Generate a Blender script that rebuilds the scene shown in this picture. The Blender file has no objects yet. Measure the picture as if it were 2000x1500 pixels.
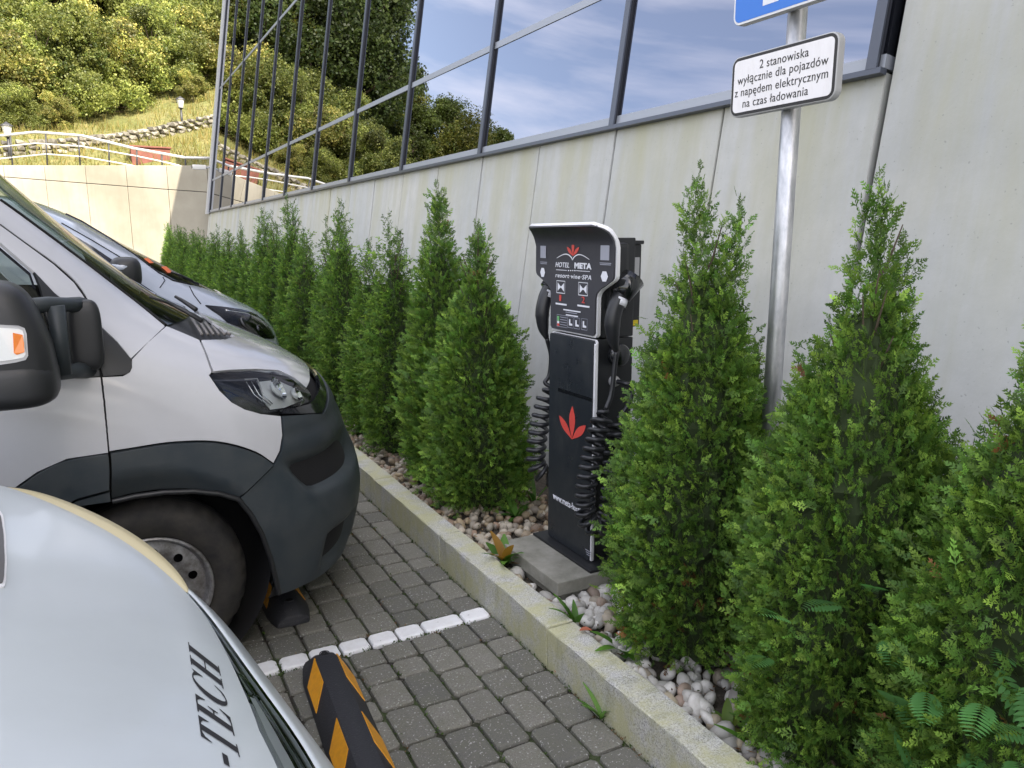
import bpy, bmesh, math, random
import numpy as np
from mathutils import Vector, Matrix
from mathutils.geometry import delaunay_2d_cdt
from mathutils.bvhtree import BVHTree

rad = math.radians
random.seed(7)
scene = bpy.context.scene

# ------------------------------------------------------------------ camera
CAM = Vector((0, 0, 1.6))
PITCH, YAW, FPX = rad(10.937), rad(28.604), 1480.0
cd = bpy.data.cameras.new('camera')
cam = bpy.data.objects.new('camera', cd)
scene.collection.objects.link(cam)
cam.location = CAM
cam.rotation_euler = (rad(90) - PITCH, 0, -YAW)
cd.sensor_width = 36
cd.lens = FPX / 2000 * 36
cd.clip_start = 0.05
cd.clip_end = 600
scene.camera = cam
scene.render.resolution_x, scene.render.resolution_y = 1024, 768

# ------------------------------------------------------------------ sky and sun
SUN = Vector((0.195, -0.67, 0.71)).normalized()      # towards the sun
EL = math.asin(SUN.z)
AZ = math.atan2(SUN.x, SUN.y)
w = bpy.data.worlds.new('World')
scene.world = w
w.use_nodes = True
nt = w.node_tree
bg = nt.nodes['Background']
sky = nt.nodes.new('ShaderNodeTexSky')
sky.sky_type = 'NISHITA'
sky.sun_disc = False
sky.sun_elevation = EL
sky.sun_rotation = AZ
sky.dust_density = 2.6
sky.ozone_density = 0.8
tc = nt.nodes.new('ShaderNodeTexCoord')
mp = nt.nodes.new('ShaderNodeMapping')
mp.inputs['Scale'].default_value = (1.0, 0.7, 3.2)
mp.inputs['Rotation'].default_value = (0.2, 0.35, 0.5)
nz = nt.nodes.new('ShaderNodeTexNoise')
nz.inputs['Scale'].default_value = 1.7
nz.inputs['Detail'].default_value = 7
nz.inputs['Roughness'].default_value = 0.55
nz.inputs['Distortion'].default_value = 0.6
cr = nt.nodes.new('ShaderNodeValToRGB')
cr.color_ramp.elements[0].position = 0.40
cr.color_ramp.elements[0].color = (0.16, 0.16, 0.16, 1)
cr.color_ramp.elements[1].position = 0.63
cr.color_ramp.elements[1].color = (0.85, 0.85, 0.85, 1)
mixc = nt.nodes.new('ShaderNodeMix')
mixc.data_type = 'RGBA'
mixc.inputs['B'].default_value = (7.6, 7.2, 7.2, 1)      # sunlit thin cloud
nt.links.new(tc.outputs['Generated'], mp.inputs['Vector'])
nt.links.new(mp.outputs['Vector'], nz.inputs['Vector'])
nt.links.new(nz.outputs['Fac'], cr.inputs['Fac'])
nt.links.new(cr.outputs['Color'], mixc.inputs['Factor'])
nt.links.new(sky.outputs['Color'], mixc.inputs['A'])
nt.links.new(mixc.outputs['Result'], bg.inputs['Color'])
bg.inputs['Strength'].default_value = 0.13
sd = bpy.data.lights.new('sun', 'SUN')
sd.energy = 4.0
sd.angle = rad(0.53)
sd.color = (1.0, 0.92, 0.76)
sun = bpy.data.objects.new('sun', sd)
scene.collection.objects.link(sun)
sun.rotation_euler = SUN.to_track_quat('Z', 'Y').to_euler()
sun.location = (0, 0, 30)

vs = scene.view_settings
vs.view_transform = 'Standard'
vs.look = 'None'
vs.gamma = 1
vs.exposure = 1.72

# ------------------------------------------------------------------ helpers
COL = scene.collection

def link(o, parent=None):
    COL.objects.link(o)
    if parent is not None:
        o.parent = parent
    return o

def tag(o, label=None, cat=None, group=None, kind=None):
    if label: o['label'] = label
    if cat: o['category'] = cat
    if group: o['group'] = group
    if kind: o['kind'] = kind
    return o

def empty(name, loc=(0, 0, 0), rz=0, label=None, cat=None, group=None):
    o = bpy.data.objects.new(name, None)
    o.empty_display_size = 0.1
    o.location = loc
    o.rotation_euler = (0, 0, rz)
    link(o)
    return tag(o, label, cat, group)

def mesh_np(name, V, F, mat=None, smooth=False, tint=None):
    """V (n,3), F (m,3|4) numpy arrays -> mesh data"""
    V = np.asarray(V, np.float32); F = np.asarray(F, np.int32)
    me = bpy.data.meshes.new(name)
    k = F.shape[1]
    me.vertices.add(len(V)); me.vertices.foreach_set('co', V.ravel())
    me.loops.add(F.size); me.loops.foreach_set('vertex_index', F.ravel())
    me.polygons.add(len(F))
    me.polygons.foreach_set('loop_start', np.arange(0, F.size, k, dtype=np.int32))
    if smooth: me.polygons.foreach_set('use_smooth', np.ones(len(F), bool))
    me.update(calc_edges=True)
    if tint is not None:
        at = me.color_attributes.new('tint', 'FLOAT_COLOR', 'POINT')
        c = np.ones((len(V), 4), np.float32); c[:, :3] = tint
        at.data.foreach_set('color', c.ravel())
    if mat: me.materials.append(mat)
    return me

def mesh_py(name, V, F, mat=None, smooth=False):
    me = bpy.data.meshes.new(name)
    me.from_pydata([tuple(v) for v in V], [], [tuple(f) for f in F])
    if smooth: me.polygons.foreach_set('use_smooth', [True] * len(me.polygons))
    me.update()
    if mat: me.materials.append(mat)
    return me

def ob(name, me, parent=None, loc=None, rot=None):
    o = bpy.data.objects.new(name, me)
    if loc is not None: o.location = loc
    if rot is not None: o.rotation_euler = rot
    return link(o, parent)

def bm_mesh(name, bm, mat=None, smooth=False):
    me = bpy.data.meshes.new(name)
    bmesh.ops.recalc_face_normals(bm, faces=bm.faces)
    bm.to_mesh(me); bm.free()
    if smooth: me.polygons.foreach_set('use_smooth', [True] * len(me.polygons))
    if mat: me.materials.append(mat)
    return me

def add_box(bm, lo, hi, bev=0, seg=2):
    lo, hi = Vector(lo), Vector(hi)
    r = bmesh.ops.create_cube(bm, size=1)
    vs_ = r['verts']
    for v in vs_:
        v.co = Vector((lo[i] + (v.co[i] + .5) * (hi[i] - lo[i]) for i in range(3)))
    if bev:
        es = list({e for v in vs_ for e in v.link_edges})
        bmesh.ops.bevel(bm, geom=es, offset=bev, segments=seg, affect='EDGES', profile=.6)
    return vs_

def box(name, lo, hi, mat, parent=None, bev=0, seg=2, smooth=False, loc=None, rot=None):
    bm = bmesh.new()
    add_box(bm, lo, hi, bev, seg)
    return ob(name, bm_mesh(name, bm, mat, smooth), parent, loc, rot)

def tube_data(pts, r, n=8, caps=True):
    """pts list of Vectors, r radius or list -> verts, quad faces"""
    pts = [Vector(p) for p in pts]
    m = len(pts)
    rs = r if isinstance(r, (list, tuple)) else [r] * m
    V, F = [], []
    t0 = (pts[1] - pts[0]).normalized()
    up = Vector((0, 0, 1)) if abs(t0.z) < .9 else Vector((1, 0, 0))
    nrm = (up - t0 * up.dot(t0)).normalized()
    for i, p in enumerate(pts):
        t = (pts[min(i + 1, m - 1)] - pts[max(i - 1, 0)]).normalized()
        nrm = (nrm - t * nrm.dot(t)).normalized()
        b = t.cross(nrm)
        for k in range(n):
            a = 2 * math.pi * k / n
            V.append(p + (nrm * math.cos(a) + b * math.sin(a)) * rs[i])
    for i in range(m - 1):
        for k in range(n):
            F.append((i * n + k, i * n + (k + 1) % n, (i + 1) * n + (k + 1) % n, (i + 1) * n + k))
    if caps:
        F.append(tuple(range(n - 1, -1, -1)))
        F.append(tuple((m - 1) * n + k for k in range(n)))
    return V, F

def tube(name, pts, r, mat, parent=None, n=8, smooth=True, caps=True):
    V, F = tube_data(pts, r, n, caps)
    return ob(name, mesh_py(name, V, F, mat, smooth), parent)

def lathe_data(prof, n=32, axis='Z'):
    """prof list of (r, h)"""
    V, F = [], []
    for r, h in prof:
        for k in range(n):
            a = 2 * math.pi * k / n
            c, s = r * math.cos(a), r * math.sin(a)
            V.append((c, s, h) if axis == 'Z' else (c, h, s) if axis == 'Y' else (h, c, s))
    for i in range(len(prof) - 1):
        for k in range(n):
            F.append((i * n + k, i * n + (k + 1) % n, (i + 1) * n + (k + 1) % n, (i + 1) * n + k))
    return V, F

def lathe(name, prof, mat, parent=None, n=32, axis='Z', loc=None, smooth=True):
    V, F = lathe_data(prof, n, axis)
    me = mesh_py(name, V, F, mat, smooth)
    bm = bmesh.new(); bm.from_mesh(me); bmesh.ops.recalc_face_normals(bm, faces=bm.faces); bm.to_mesh(me); bm.free()
    return ob(name, me, parent, loc)

def prism(name, poly, d0, d1, mat, parent=None, plane='YZ', bev=0, loc=None, rot=None):
    """extrude a 2D polygon along the remaining axis from d0 to d1"""
    def P(a, b, d):
        return (d, a, b) if plane == 'YZ' else (a, d, b) if plane == 'XZ' else (a, b, d)
    bm = bmesh.new()
    A = [bm.verts.new(P(a, b, d0)) for a, b in poly]
    B = [bm.verts.new(P(a, b, d1)) for a, b in poly]
    n = len(poly)
    bm.faces.new(A); bm.faces.new(list(reversed(B)))
    for i in range(n):
        bm.faces.new((A[i], A[(i + 1) % n], B[(i + 1) % n], B[i]))
    bmesh.ops.recalc_face_normals(bm, faces=bm.faces)
    if bev:
        es = [e for e in bm.edges if e.is_manifold and e.calc_face_angle(0) > .5]
        bmesh.ops.bevel(bm, geom=es, offset=bev, segments=2, affect='EDGES', profile=.6)
    return ob(name, bm_mesh(name, bm, mat), parent, loc, rot)

def catmull(pts, sub=6, closed=False):
    P = [Vector(p) for p in pts]
    n = len(P); out = []
    rng = range(n) if closed else range(n - 1)
    for i in rng:
        a = P[(i - 1) % n] if closed or i > 0 else P[i] * 2 - P[i + 1]
        b, c = P[i], P[(i + 1) % n]
        d = P[(i + 2) % n] if closed or i + 2 < n else P[i + 1] * 2 - P[i]
        for k in range(sub):
            t = k / sub
            out.append(0.5 * ((2 * b) + (c - a) * t + (2 * a - 5 * b + 4 * c - d) * t * t + (3 * b - a - 3 * c + d) * t ** 3))
    if not closed: out.append(P[-1])
    return out

def rrect(a0, a1, b0, b1, r, n=6):
    out = []
    for cx, cy, s in ((a1 - r, b1 - r, 0), (a0 + r, b1 - r, 90), (a0 + r, b0 + r, 180), (a1 - r, b0 + r, 270)):
        for k in range(n + 1):
            t = rad(s + 90 * k / n)
            out.append((cx + r * math.cos(t), cy + r * math.sin(t)))
    return out

def text_mesh(name, body, size, mat, shear=0, extrude=0.0008, bold=0, align='LEFT', spacing=1, sx=1):
    cu = bpy.data.curves.new(name, 'FONT')
    cu.body = body; cu.size = size; cu.shear = shear; cu.extrude = extrude
    cu.offset = bold; cu.align_x = align; cu.space_character = spacing
    o = bpy.data.objects.new(name, cu); COL.objects.link(o)
    dg = bpy.context.evaluated_depsgraph_get()
    me = bpy.data.meshes.new_from_object(o.evaluated_get(dg))
    bpy.data.objects.remove(o); bpy.data.curves.remove(cu)
    me.name = name; me.materials.clear(); me.materials.append(mat)
    if sx != 1: me.transform(Matrix.Diagonal((sx, 1, 1, 1)))
    return me

# ------------------------------------------------------------------ pixel rays (photo is 2000 x 1500)
_cy, _sy, _cp, _sp = math.cos(YAW), math.sin(YAW), math.cos(PITCH), math.sin(PITCH)
RIGHT = Vector((_cy, -_sy, 0))
FWD = Vector((_sy * _cp, _cy * _cp, -_sp))
UPV = RIGHT.cross(FWD)

def ray(px, py):
    return (RIGHT * (px - 1000) - UPV * (py - 750) + FWD * FPX).normalized()

def on_z(px, py, z):
    d = ray(px, py); return CAM + d * ((z - CAM.z) / d.z)

def on_y(px, py, y):
    d = ray(px, py); return CAM + d * ((y - CAM.y) / d.y)

def on_x(px, py, x):
    d = ray(px, py); return CAM + d * ((x - CAM.x) / d.x)

# ------------------------------------------------------------------ materials
class NM:
    def __init__(s, name, base=(.5, .5, .5), rough=.5, metal=0, coat=0, spec=None, ior=None):
        s.m = bpy.data.materials.new(name); s.m.use_nodes = True
        s.t = s.m.node_tree; s.b = s.t.nodes['Principled BSDF']
        s.set('Base Color', (*base, 1)); s.set('Roughness', rough); s.set('Metallic', metal)
        s.set('Coat Weight', coat); s.set('Coat Roughness', .04)
        if spec is not None: s.set('Specular IOR Level', spec)
        if ior: s.set('IOR', ior)
        s.vec = None
    def set(s, k, v): s.b.inputs[k].default_value = v
    def n(s, t): return s.t.nodes.new(t)
    def l(s, a, b): s.t.links.new(a, b)
    def coord(s, kind='Object', scale=(1, 1, 1), rot=(0, 0, 0)):
        tc = s.n('ShaderNodeTexCoord'); mp = s.n('ShaderNodeMapping')
        mp.inputs['Scale'].default_value = scale; mp.inputs['Rotation'].default_value = rot
        if kind == 'World':
            g = s.n('ShaderNodeNewGeometry'); s.l(g.outputs['Position'], mp.inputs['Vector'])
        else:
            s.l(tc.outputs[kind], mp.inputs['Vector'])
        return mp.outputs['Vector']
    def noise(s, vec, scale, detail=4, rough=.55, dist=0):
        t = s.n('ShaderNodeTexNoise'); t.inputs['Scale'].default_value = scale
        t.inputs['Detail'].default_value = detail; t.inputs['Roughness'].default_value = rough
        t.inputs['Distortion'].default_value = dist
        if vec: s.l(vec, t.inputs['Vector'])
        return t.outputs['Fac']
    def ramp(s, fac, stops):
        r = s.n('ShaderNodeValToRGB'); e = r.color_ramp.elements
        while len(e) < len(stops): e.new(.5)
        for i, (p, c) in enumerate(stops):
            e[i].position = p
            e[i].color = (*c, 1) if isinstance(c, tuple) else (c, c, c, 1)
        s.l(fac, r.inputs['Fac']); return r.outputs['Color']
    def mix(s, fac, a, b, mode='MIX'):
        m = s.n('ShaderNodeMix'); m.data_type = 'RGBA'; m.blend_type = mode
        for sock, v in ((m.inputs['Factor'], fac), (m.inputs['A'], a), (m.inputs['B'], b)):
            if isinstance(v, (int, float)): sock.default_value = v
            elif isinstance(v, tuple): sock.default_value = (*v, 1)
            else: s.l(v, sock)
        return m.outputs['Result']
    def math(s, op, a, b=0):
        m = s.n('ShaderNodeMath'); m.operation = op
        for i, v in ((0, a), (1, b)):
            if isinstance(v, (int, float)): m.inputs[i].default_value = v
            else: s.l(v, m.inputs[i])
        return m.outputs[0]
    def color(s, sock): s.l(sock, s.b.inputs['Base Color']); return s
    def rough(s, sock): s.l(sock, s.b.inputs['Roughness']); return s
    def bump(s, h, strength=.3, dist=.01):
        b = s.n('ShaderNodeBump'); b.inputs['Strength'].default_value = strength; b.inputs['Distance'].default_value = dist
        s.l(h, b.inputs['Height']); s.l(b.outputs['Normal'], s.b.inputs['Normal']); return s
    def rnd(s):
        return s.n('ShaderNodeObjectInfo').outputs['Random']

MT = {}
def mk(name, **k):
    n = NM(name, **k); MT[name] = n.m; return n

def build_materials():
    # white car paint, slightly dirty
    for nm, base, r in (('white_paint', (.50, .505, .525), .22), ('silver_white_paint', (.42, .46, .53), .2), ('hood_paint', (.49, .53, .555), .31)):
        n = mk(nm, base=base, rough=r, coat=.8 if r < .3 else .5)
        if r > .3: n.set('Coat Roughness', .09)
        v = n.coord('World', (1, 1, 1))
        d = n.ramp(n.noise(v, 6, 6, .65), [(.35, tuple(c * .965 for c in base)), (.6, base)])
        sp = n.ramp(n.noise(v, 55, 2, .5), [(.74, 0.0), (.78, .14)])
        n.color(n.mix(sp, d, (.40, .37, .33)))
        n.rough(n.ramp(n.noise(v, 9, 5), [(.3, r * .92), (.7, r * 1.1)]))
    n = mk('dark_plastic', base=(.028, .033, .038), rough=.5)
    v = n.coord('World')
    s_ = n.ramp(n.noise(v, 7, 6, .7), [(.4, 0.0), (.75, .5)])
    n.color(n.mix(s_, (.026, .035, .042), (.070, .074, .072)))
    n.rough(n.ramp(n.noise(v, 14, 4), [(.3, .42), (.7, .62)]))
    n.bump(n.noise(v, 900, 2), .08, .002)
    n = mk('black_plastic', base=(.016, .017, .019), rough=.42)
    n.bump(n.noise(n.coord('World'), 1200, 2), .12, .002)
    mk('gloss_black', base=(.008, .009, .011), rough=.12, coat=.5)
    mk('gap_black', base=(.005, .005, .006), rough=.9)
    n = mk('tyre_rubber', base=(.018, .018, .018), rough=.8)
    v = n.coord('World')
    n.color(n.ramp(n.noise(v, 12, 6, .7), [(.35, (.012, .012, .013)), (.7, (.04, .036, .03))]))
    n.bump(n.noise(v, 300, 3), .15, .002)
    n = mk('rim_steel', base=(.32, .32, .33), rough=.42, metal=.7)
    n.color(n.ramp(n.noise(n.coord('World'), 18, 6, .7), [(.35, (.15, .14, .13)), (.6, (.36, .36, .37))]))
    mk('slat_grey', base=(.16, .15, .145), rough=.5)
    mk('lamp_inner', base=(.66, .68, .69), rough=.3, metal=.15)
    mk('chrome', base=(.78, .8, .82), rough=.06, metal=1)
    mk('amber_lens', base=(.75, .20, .02), rough=.12, coat=.6)
    n = mk('clear_lens', base=(.72, .74, .74), rough=.15, coat=.8)
    v = n.coord('World', (1, 1, 1)); w = n.n('ShaderNodeTexChecker'); w.inputs['Scale'].default_value = 130
    n.l(v, w.inputs['Vector']); n.bump(w.outputs['Fac'], .35, .003)
    mk('sun_sticker', base=(.75, .16, .04), rough=.4)
    # glass: clear thin shell (lamps), and dark car glass
    m = bpy.data.materials.new('thin_glass'); m.use_nodes = True; t = m.node_tree; t.nodes.clear(); MT['thin_glass'] = m
    o = t.nodes.new('ShaderNodeOutputMaterial'); mx = t.nodes.new('ShaderNodeMixShader'); tr = t.nodes.new('ShaderNodeBsdfTransparent')
    gl = t.nodes.new('ShaderNodeBsdfGlossy'); fr = t.nodes.new('ShaderNodeFresnel'); fr.inputs['IOR'].default_value = 1.5
    gl.inputs['Roughness'].default_value = .03; tr.inputs['Color'].default_value = (.92, .95, .96, 1)
    t.links.new(fr.outputs[0], mx.inputs[0]); t.links.new(tr.outputs[0], mx.inputs[1]); t.links.new(gl.outputs[0], mx.inputs[2]); t.links.new(mx.outputs[0], o.inputs[0])
    m2 = m.copy(); m2.name = 'car_glass'; MT['car_glass'] = m2
    for nd in m2.node_tree.nodes:
        if nd.type == 'BSDF_TRANSPARENT': nd.inputs['Color'].default_value = (.52, .60, .54, 1)
    # facade
    n = mk('facade_glass', base=(.265, .275, .32), rough=.008, metal=1)
    v = n.coord('Object'); n.bump(n.noise(v, .9, 1), .012, .02)
    n = mk('mullion_metal', base=(.30, .32, .36), rough=.4, metal=.3)
    mk('mullion_dark', base=(.075, .085, .11), rough=.35, metal=.3)  # darker copy of the frame metal, shade put into the colour
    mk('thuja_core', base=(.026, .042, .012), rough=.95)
    mk('dark_gasket', base=(.012, .014, .02), rough=.5)
    n = mk('edge_metal', base=(.5, .51, .53), rough=.45, metal=.3)
    n = mk('facade_concrete', base=(.44, .45, .43), rough=.75)
    v = n.coord('World')
    big = n.noise(v, .8, 5, .6)
    fine = n.noise(v, 9, 8, .68)
    st = n.noise(n.coord('World', (1, 5.5, .35)), 1.5, 6, .62, .25)
    st2 = n.noise(n.coord('World', (1, 16, .5)), 1.3, 4, .6)
    c = n.mix(n.ramp(big, [(.3, 0.0), (.7, 1.0)]), (.43, .445, .44), (.545, .54, .515))
    c = n.mix(n.ramp(st, [(.48, 0.0), (.74, .5)]), c, (.38, .375, .28))
    c = n.mix(n.ramp(st2, [(.5, 0.0), (.78, .16)]), c, (.40, .405, .35))
    c = n.mix(n.ramp(fine, [(.35, .35), (.62, 0.0)]), c, (.37, .375, .355))
    c = n.mix(n.math('MULTIPLY', n.math('SUBTRACT', n.rnd(), .5), .22), c, (.40, .41, .40))
    sx_ = n.n('ShaderNodeSeparateXYZ'); n.l(v, sx_.inputs[0])
    hi = n.math('MULTIPLY', n.ramp(sx_.outputs['Z'], [(.0, 0.0), (1.0, 1.0)]), n.ramp(n.noise(n.coord('World', (1, 1.9, .25)), 1.7, 5, .6), [(.42, 0.0), (.66, .85)]))
    mr = n.n('ShaderNodeMapRange'); mr.inputs['From Min'].default_value = .9; mr.inputs['From Max'].default_value = 2.2; n.l(sx_.outputs['Z'], mr.inputs['Value'])
    c = n.mix(n.math('MULTIPLY', mr.outputs['Result'], hi), c, (.41, .40, .27))
    c = n.mix(n.ramp(n.noise(v, 75, 2, .5), [(.70, 0.0), (.745, .55)]), c, (.22, .225, .21))
    n.color(c); n.bump(n.noise(v, 60, 4), .16, .004)
    n = mk('wall_concrete', base=(.5, .47, .40), rough=.85)
    v = n.coord('World')
    c = n.mix(n.ramp(n.noise(v, .45, 5, .6), [(.35, 0.0), (.68, 1.0)]), (.30, .27, .21), (.47, .435, .36))
    c = n.mix(n.ramp(n.noise(n.coord('World', (2.2, 1, .25)), 1.2, 6, .65), [(.5, 0.0), (.72, .5)]), c, (.25, .22, .17))
    c = n.mix(n.ramp(n.noise(v, 30, 3), [(.70, 0.0), (.78, .4)]), c, (.2, .17, .14))
    n.color(c); n.bump(n.noise(v, 12, 5), .15, .01)
    # ground
    n = mk('paver_concrete', base=(.13, .13, .125), rough=.85)
    v = n.coord('World')
    r_ = n.rnd()
    base = n.mix(r_, (.112, .110, .099), (.215, .206, .178))
    base = n.mix(n.ramp(n.noise(v, 14, 6, .7), [(.35, 0.0), (.7, .55)]), base, (.135, .135, .090))
    base = n.mix(n.ramp(n.noise(v, 190, 3, .6), [(.40, .45), (.52, 0.0)]), base, (.085, .085, .08))
    base = n.mix(n.ramp(n.noise(v, 120, 2, .5), [(.63, 0.0), (.69, .8)]), base, (.42, .42, .40))
    base = n.mix(n.ramp(n.noise(v, 24, 3, .5), [(.73, 0.0), (.77, .7)]), base, (.52, .51, .48))
    n.color(base); n.bump(n.noise(v, 200, 4, .75), .6, .005)
    n = mk('paver_white_paint', base=(.72, .73, .74), rough=.6)
    v = n.coord('World')
    c = n.mix(n.ramp(n.noise(v, 22, 5, .7), [(.35, .4), (.6, 0.0)]), (.74, .745, .755), (.58, .57, .55))
    c = n.mix(n.ramp(n.noise(v, 45, 4, .6), [(.67, 0.0), (.70, 1.0)]), c, (.16, .15, .14))
    n.color(c); n.bump(n.noise(v, 160, 4), .3, .004)
    n = mk('joint_soil', base=(.05, .045, .035), rough=.95)
    v = n.coord('World')
    c = n.mix(n.ramp(n.noise(v, 3.2, 5, .65), [(.42, 0.0), (.58, 1.0)]), (.024, .021, .016), (.040, .058, .017))
    c = n.mix(n.ramp(n.noise(v, 140, 3), [(.62, 0.0), (.7, .8)]), c, (.22, .2, .17))
    n.color(c); n.bump(n.noise(v, 180, 4, .7), .7, .008)
    n = mk('asphalt_far', base=(.11, .108, .10), rough=.9)
    n.color(n.ramp(n.noise(n.coord('World'), 3, 6, .7), [(.3, (.09, .09, .085)), (.7, (.14, .135, .125))]))
    n = mk('kerb_granite', base=(.34, .34, .33), rough=.7)
    v = n.coord('World')
    c = n.ramp(n.noise(v, 210, 3, .65), [(.36, (.19, .19, .19)), (.47, (.42, .42, .41)), (.60, (.60, .60, .575))])
    li = n.ramp(n.noise(v, 5.5, 6, .7), [(.36, 0.0), (.58, .8)])
    c = n.mix(li, c, n.mix(n.noise(v, 150, 2), (.34, .34, .15), (.54, .52, .31)))
    c = n.mix(n.ramp(n.noise(n.coord('World', (1, 3, .6)), 6, 4), [(.56, 0.0), (.75, .5)]), c, (.20, .205, .12))
    n.color(c); n.bump(n.noise(v, 260, 3), .3, .003)
    n = mk('slab_concrete', base=(.26, .25, .21), rough=.85)
    v = n.coord('World')
    c = n.mix(n.ramp(n.noise(v, 8, 6, .7), [(.35, 0.0), (.65, 1.0)]), (.19, .185, .15), (.30, .29, .25))
    n.color(c); n.bump(n.noise(v, 120, 4), .3, .004)
    n = mk('bed_soil', base=(.055, .045, .033), rough=.95)
    v = n.coord('World'); n.color(n.ramp(n.noise(v, 20, 6, .7), [(.3, (.03, .025, .018)), (.7, (.09, .075, .055))])); n.bump(n.noise(v, 60, 5), .8, .02)
    n = mk('pebble', base=(.55, .53, .5), rough=.55)
    at = n.n('ShaderNodeVertexColor'); at.layer_name = 'tint'
    v = n.coord('World')
    n.color(n.mix(n.ramp(n.noise(v, 60, 4, .6), [(.4, 0.0), (.75, .45)]), at.outputs['Color'], (.28, .26, .20)))
    # vegetation
    for nm, tr_, ro in (('thuja_leaf', .22, .62), ('leaf', .35, .5), ('weed_leaf', .35, .45), ('grass_blade', .3, .7)):
        m = bpy.data.materials.new(nm); m.use_nodes = True; t = m.node_tree; MT[nm] = m
        b = t.nodes['Principled BSDF']; o = t.nodes['Material Output']
        at = t.nodes.new('ShaderNodeVertexColor'); at.layer_name = 'tint'
        t.links.new(at.outputs['Color'], b.inputs['Base Color'])
        b.inputs['Roughness'].default_value = ro; b.inputs['Specular IOR Level'].default_value = .35
        tl = t.nodes.new('ShaderNodeBsdfTranslucent'); mx = t.nodes.new('ShaderNodeMixShader'); mx.inputs[0].default_value = tr_
        hs = t.nodes.new('ShaderNodeHueSaturation'); hs.inputs['Value'].default_value = 1.5; hs.inputs['Saturation'].default_value = 1.1
        t.links.new(at.outputs['Color'], hs.inputs['Color']); t.links.new(hs.outputs['Color'], tl.inputs['Color'])
        t.links.new(b.outputs[0], mx.inputs[1]); t.links.new(tl.outputs[0], mx.inputs[2]); t.links.new(mx.outputs[0], o.inputs['Surface'])
    n = mk('bark', base=(.09, .065, .045), rough=.9)
    v = n.coord('World', (1, 1, .3)); n.color(n.ramp(n.noise(v, 25, 5, .7), [(.3, (.045, .032, .022)), (.7, (.14, .105, .075))])); n.bump(n.noise(v, 40, 4), .8, .01)
    n = mk('hill_grass', base=(.14, .15, .05), rough=.95)
    v = n.coord('World')
    c = n.mix(n.ramp(n.noise(v, .6, 6, .65), [(.38, 0.0), (.62, 1.0)]), (.16, .17, .045), (.24, .20, .075))
    c = n.mix(n.ramp(n.noise(v, 5, 5, .7), [(.4, .7), (.65, 0.0)]), c, (.09, .10, .03))
    n.color(c); n.bump(n.noise(v, 8, 6), 1, .1)
    n = mk('field_stone', base=(.36, .33, .29), rough=.85)
    v = n.coord('World')
    c = n.mix(n.rnd(), (.15, .135, .115), (.38, .345, .29))
    c = n.mix(n.ramp(n.noise(v, 6, 5, .7), [(.4, .6), (.65, 0.0)]), c, (.15, .14, .11))
    n.color(c); n.bump(n.noise(v, 14, 5), .6, .02)
    mk('rail_steel', base=(.74, .73, .70), rough=.35, metal=.4)
    mk('post_dark', base=(.05, .05, .055), rough=.5, metal=.3)
    n = mk('red_brown', base=(.28, .075, .05), rough=.75)
    n.color(n.ramp(n.noise(n.coord('World'), 5, 5), [(.3, (.15, .05, .038)), (.7, (.23, .085, .06))]))
    mk('lamp_white', base=(.75, .74, .70), rough=.4)
    # charger and signs
    n = mk('charger_face', base=(.038, .038, .046), rough=.38)
    v = n.coord('World'); n.rough(n.ramp(n.noise(v, 9, 5, .6), [(.3, .32), (.7, .5)]))
    n = mk('charger_panel', base=(.020, .025, .030), rough=.30)
    v = n.coord('World')
    n.color(n.mix(n.ramp(n.noise(n.coord('World', (1, 1, .5)), 7, 6, .7), [(.5, 0.0), (.75, .5)]), (.018, .022, .027), (.055, .058, .055)))
    n.rough(n.ramp(n.noise(v, 7, 6, .65), [(.3, .24), (.7, .5)]))
    mk('white_edge', base=(.72, .72, .74), rough=.4)
    mk('white_print', base=(.74, .75, .80), rough=.5)
    mk('grey_print', base=(.33, .34, .40), rough=.5)
    mk('red_print', base=(.62, .07, .055), rough=.5)
    mk('green_print', base=(.15, .42, .16), rough=.5)
    mk('yellow_label', base=(.65, .52, .02), rough=.5)
    mk('black_print', base=(.012, .011, .013), rough=.5)
    n = mk('cable_rubber', base=(.016, .017, .020), rough=.38)
    n = mk('galvanised', base=(.46, .47, .49), rough=.42, metal=.75)
    v = n.coord('World', (1, 1, .35))
    n.color(n.mix(n.ramp(n.noise(v, 26, 5, .7), [(.35, 0.0), (.7, 1.0)]), (.36, .37, .39), (.60, .60, .61)))
    n.rough(n.ramp(n.noise(v, 30, 5), [(.3, .32), (.7, .55)]))
    mk('sign_grey', base=(.42, .42, .43), rough=.5, metal=.4)
    n = mk('sign_white', base=(.78, .76, .78), rough=.4)
    n.color(n.mix(n.ramp(n.noise(n.coord('World', (1, 4, 1)), 8, 5, .7), [(.45, 0.0), (.75, .5)]), (.82, .80, .82), (.66, .64, .64)))
    mk('sign_blue', base=(.012, .16, .62), rough=.35)
    n = mk('stop_rubber', base=(.020, .021, .025), rough=.68)
    v = n.coord('World'); n.color(n.mix(n.ramp(n.noise(v, 160, 3), [(.62, 0.0), (.72, .4)]), (.020, .021, .026), (.12, .12, .12))); n.bump(n.noise(v, 150, 4), .4, .004)
    n = mk('stop_yellow', base=(.68, .30, .015), rough=.5)
    v = n.coord('World'); n.color(n.mix(n.ramp(n.noise(v, 50, 5, .7), [(.35, .5), (.6, 0.0)]), (.70, .31, .014), (.48, .22, .03)))
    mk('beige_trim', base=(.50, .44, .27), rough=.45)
    n = mk('hatch_dark', base=(.10, .095, .095), rough=.4)
    mk('print_brown', base=(.30, .245, .215), rough=.4)
    mk('lilac', base=(.28, .18, .55), rough=.7)
    n = mk('dry_leaf', base=(.34, .10, .05), rough=.7)

build_materials()
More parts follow.
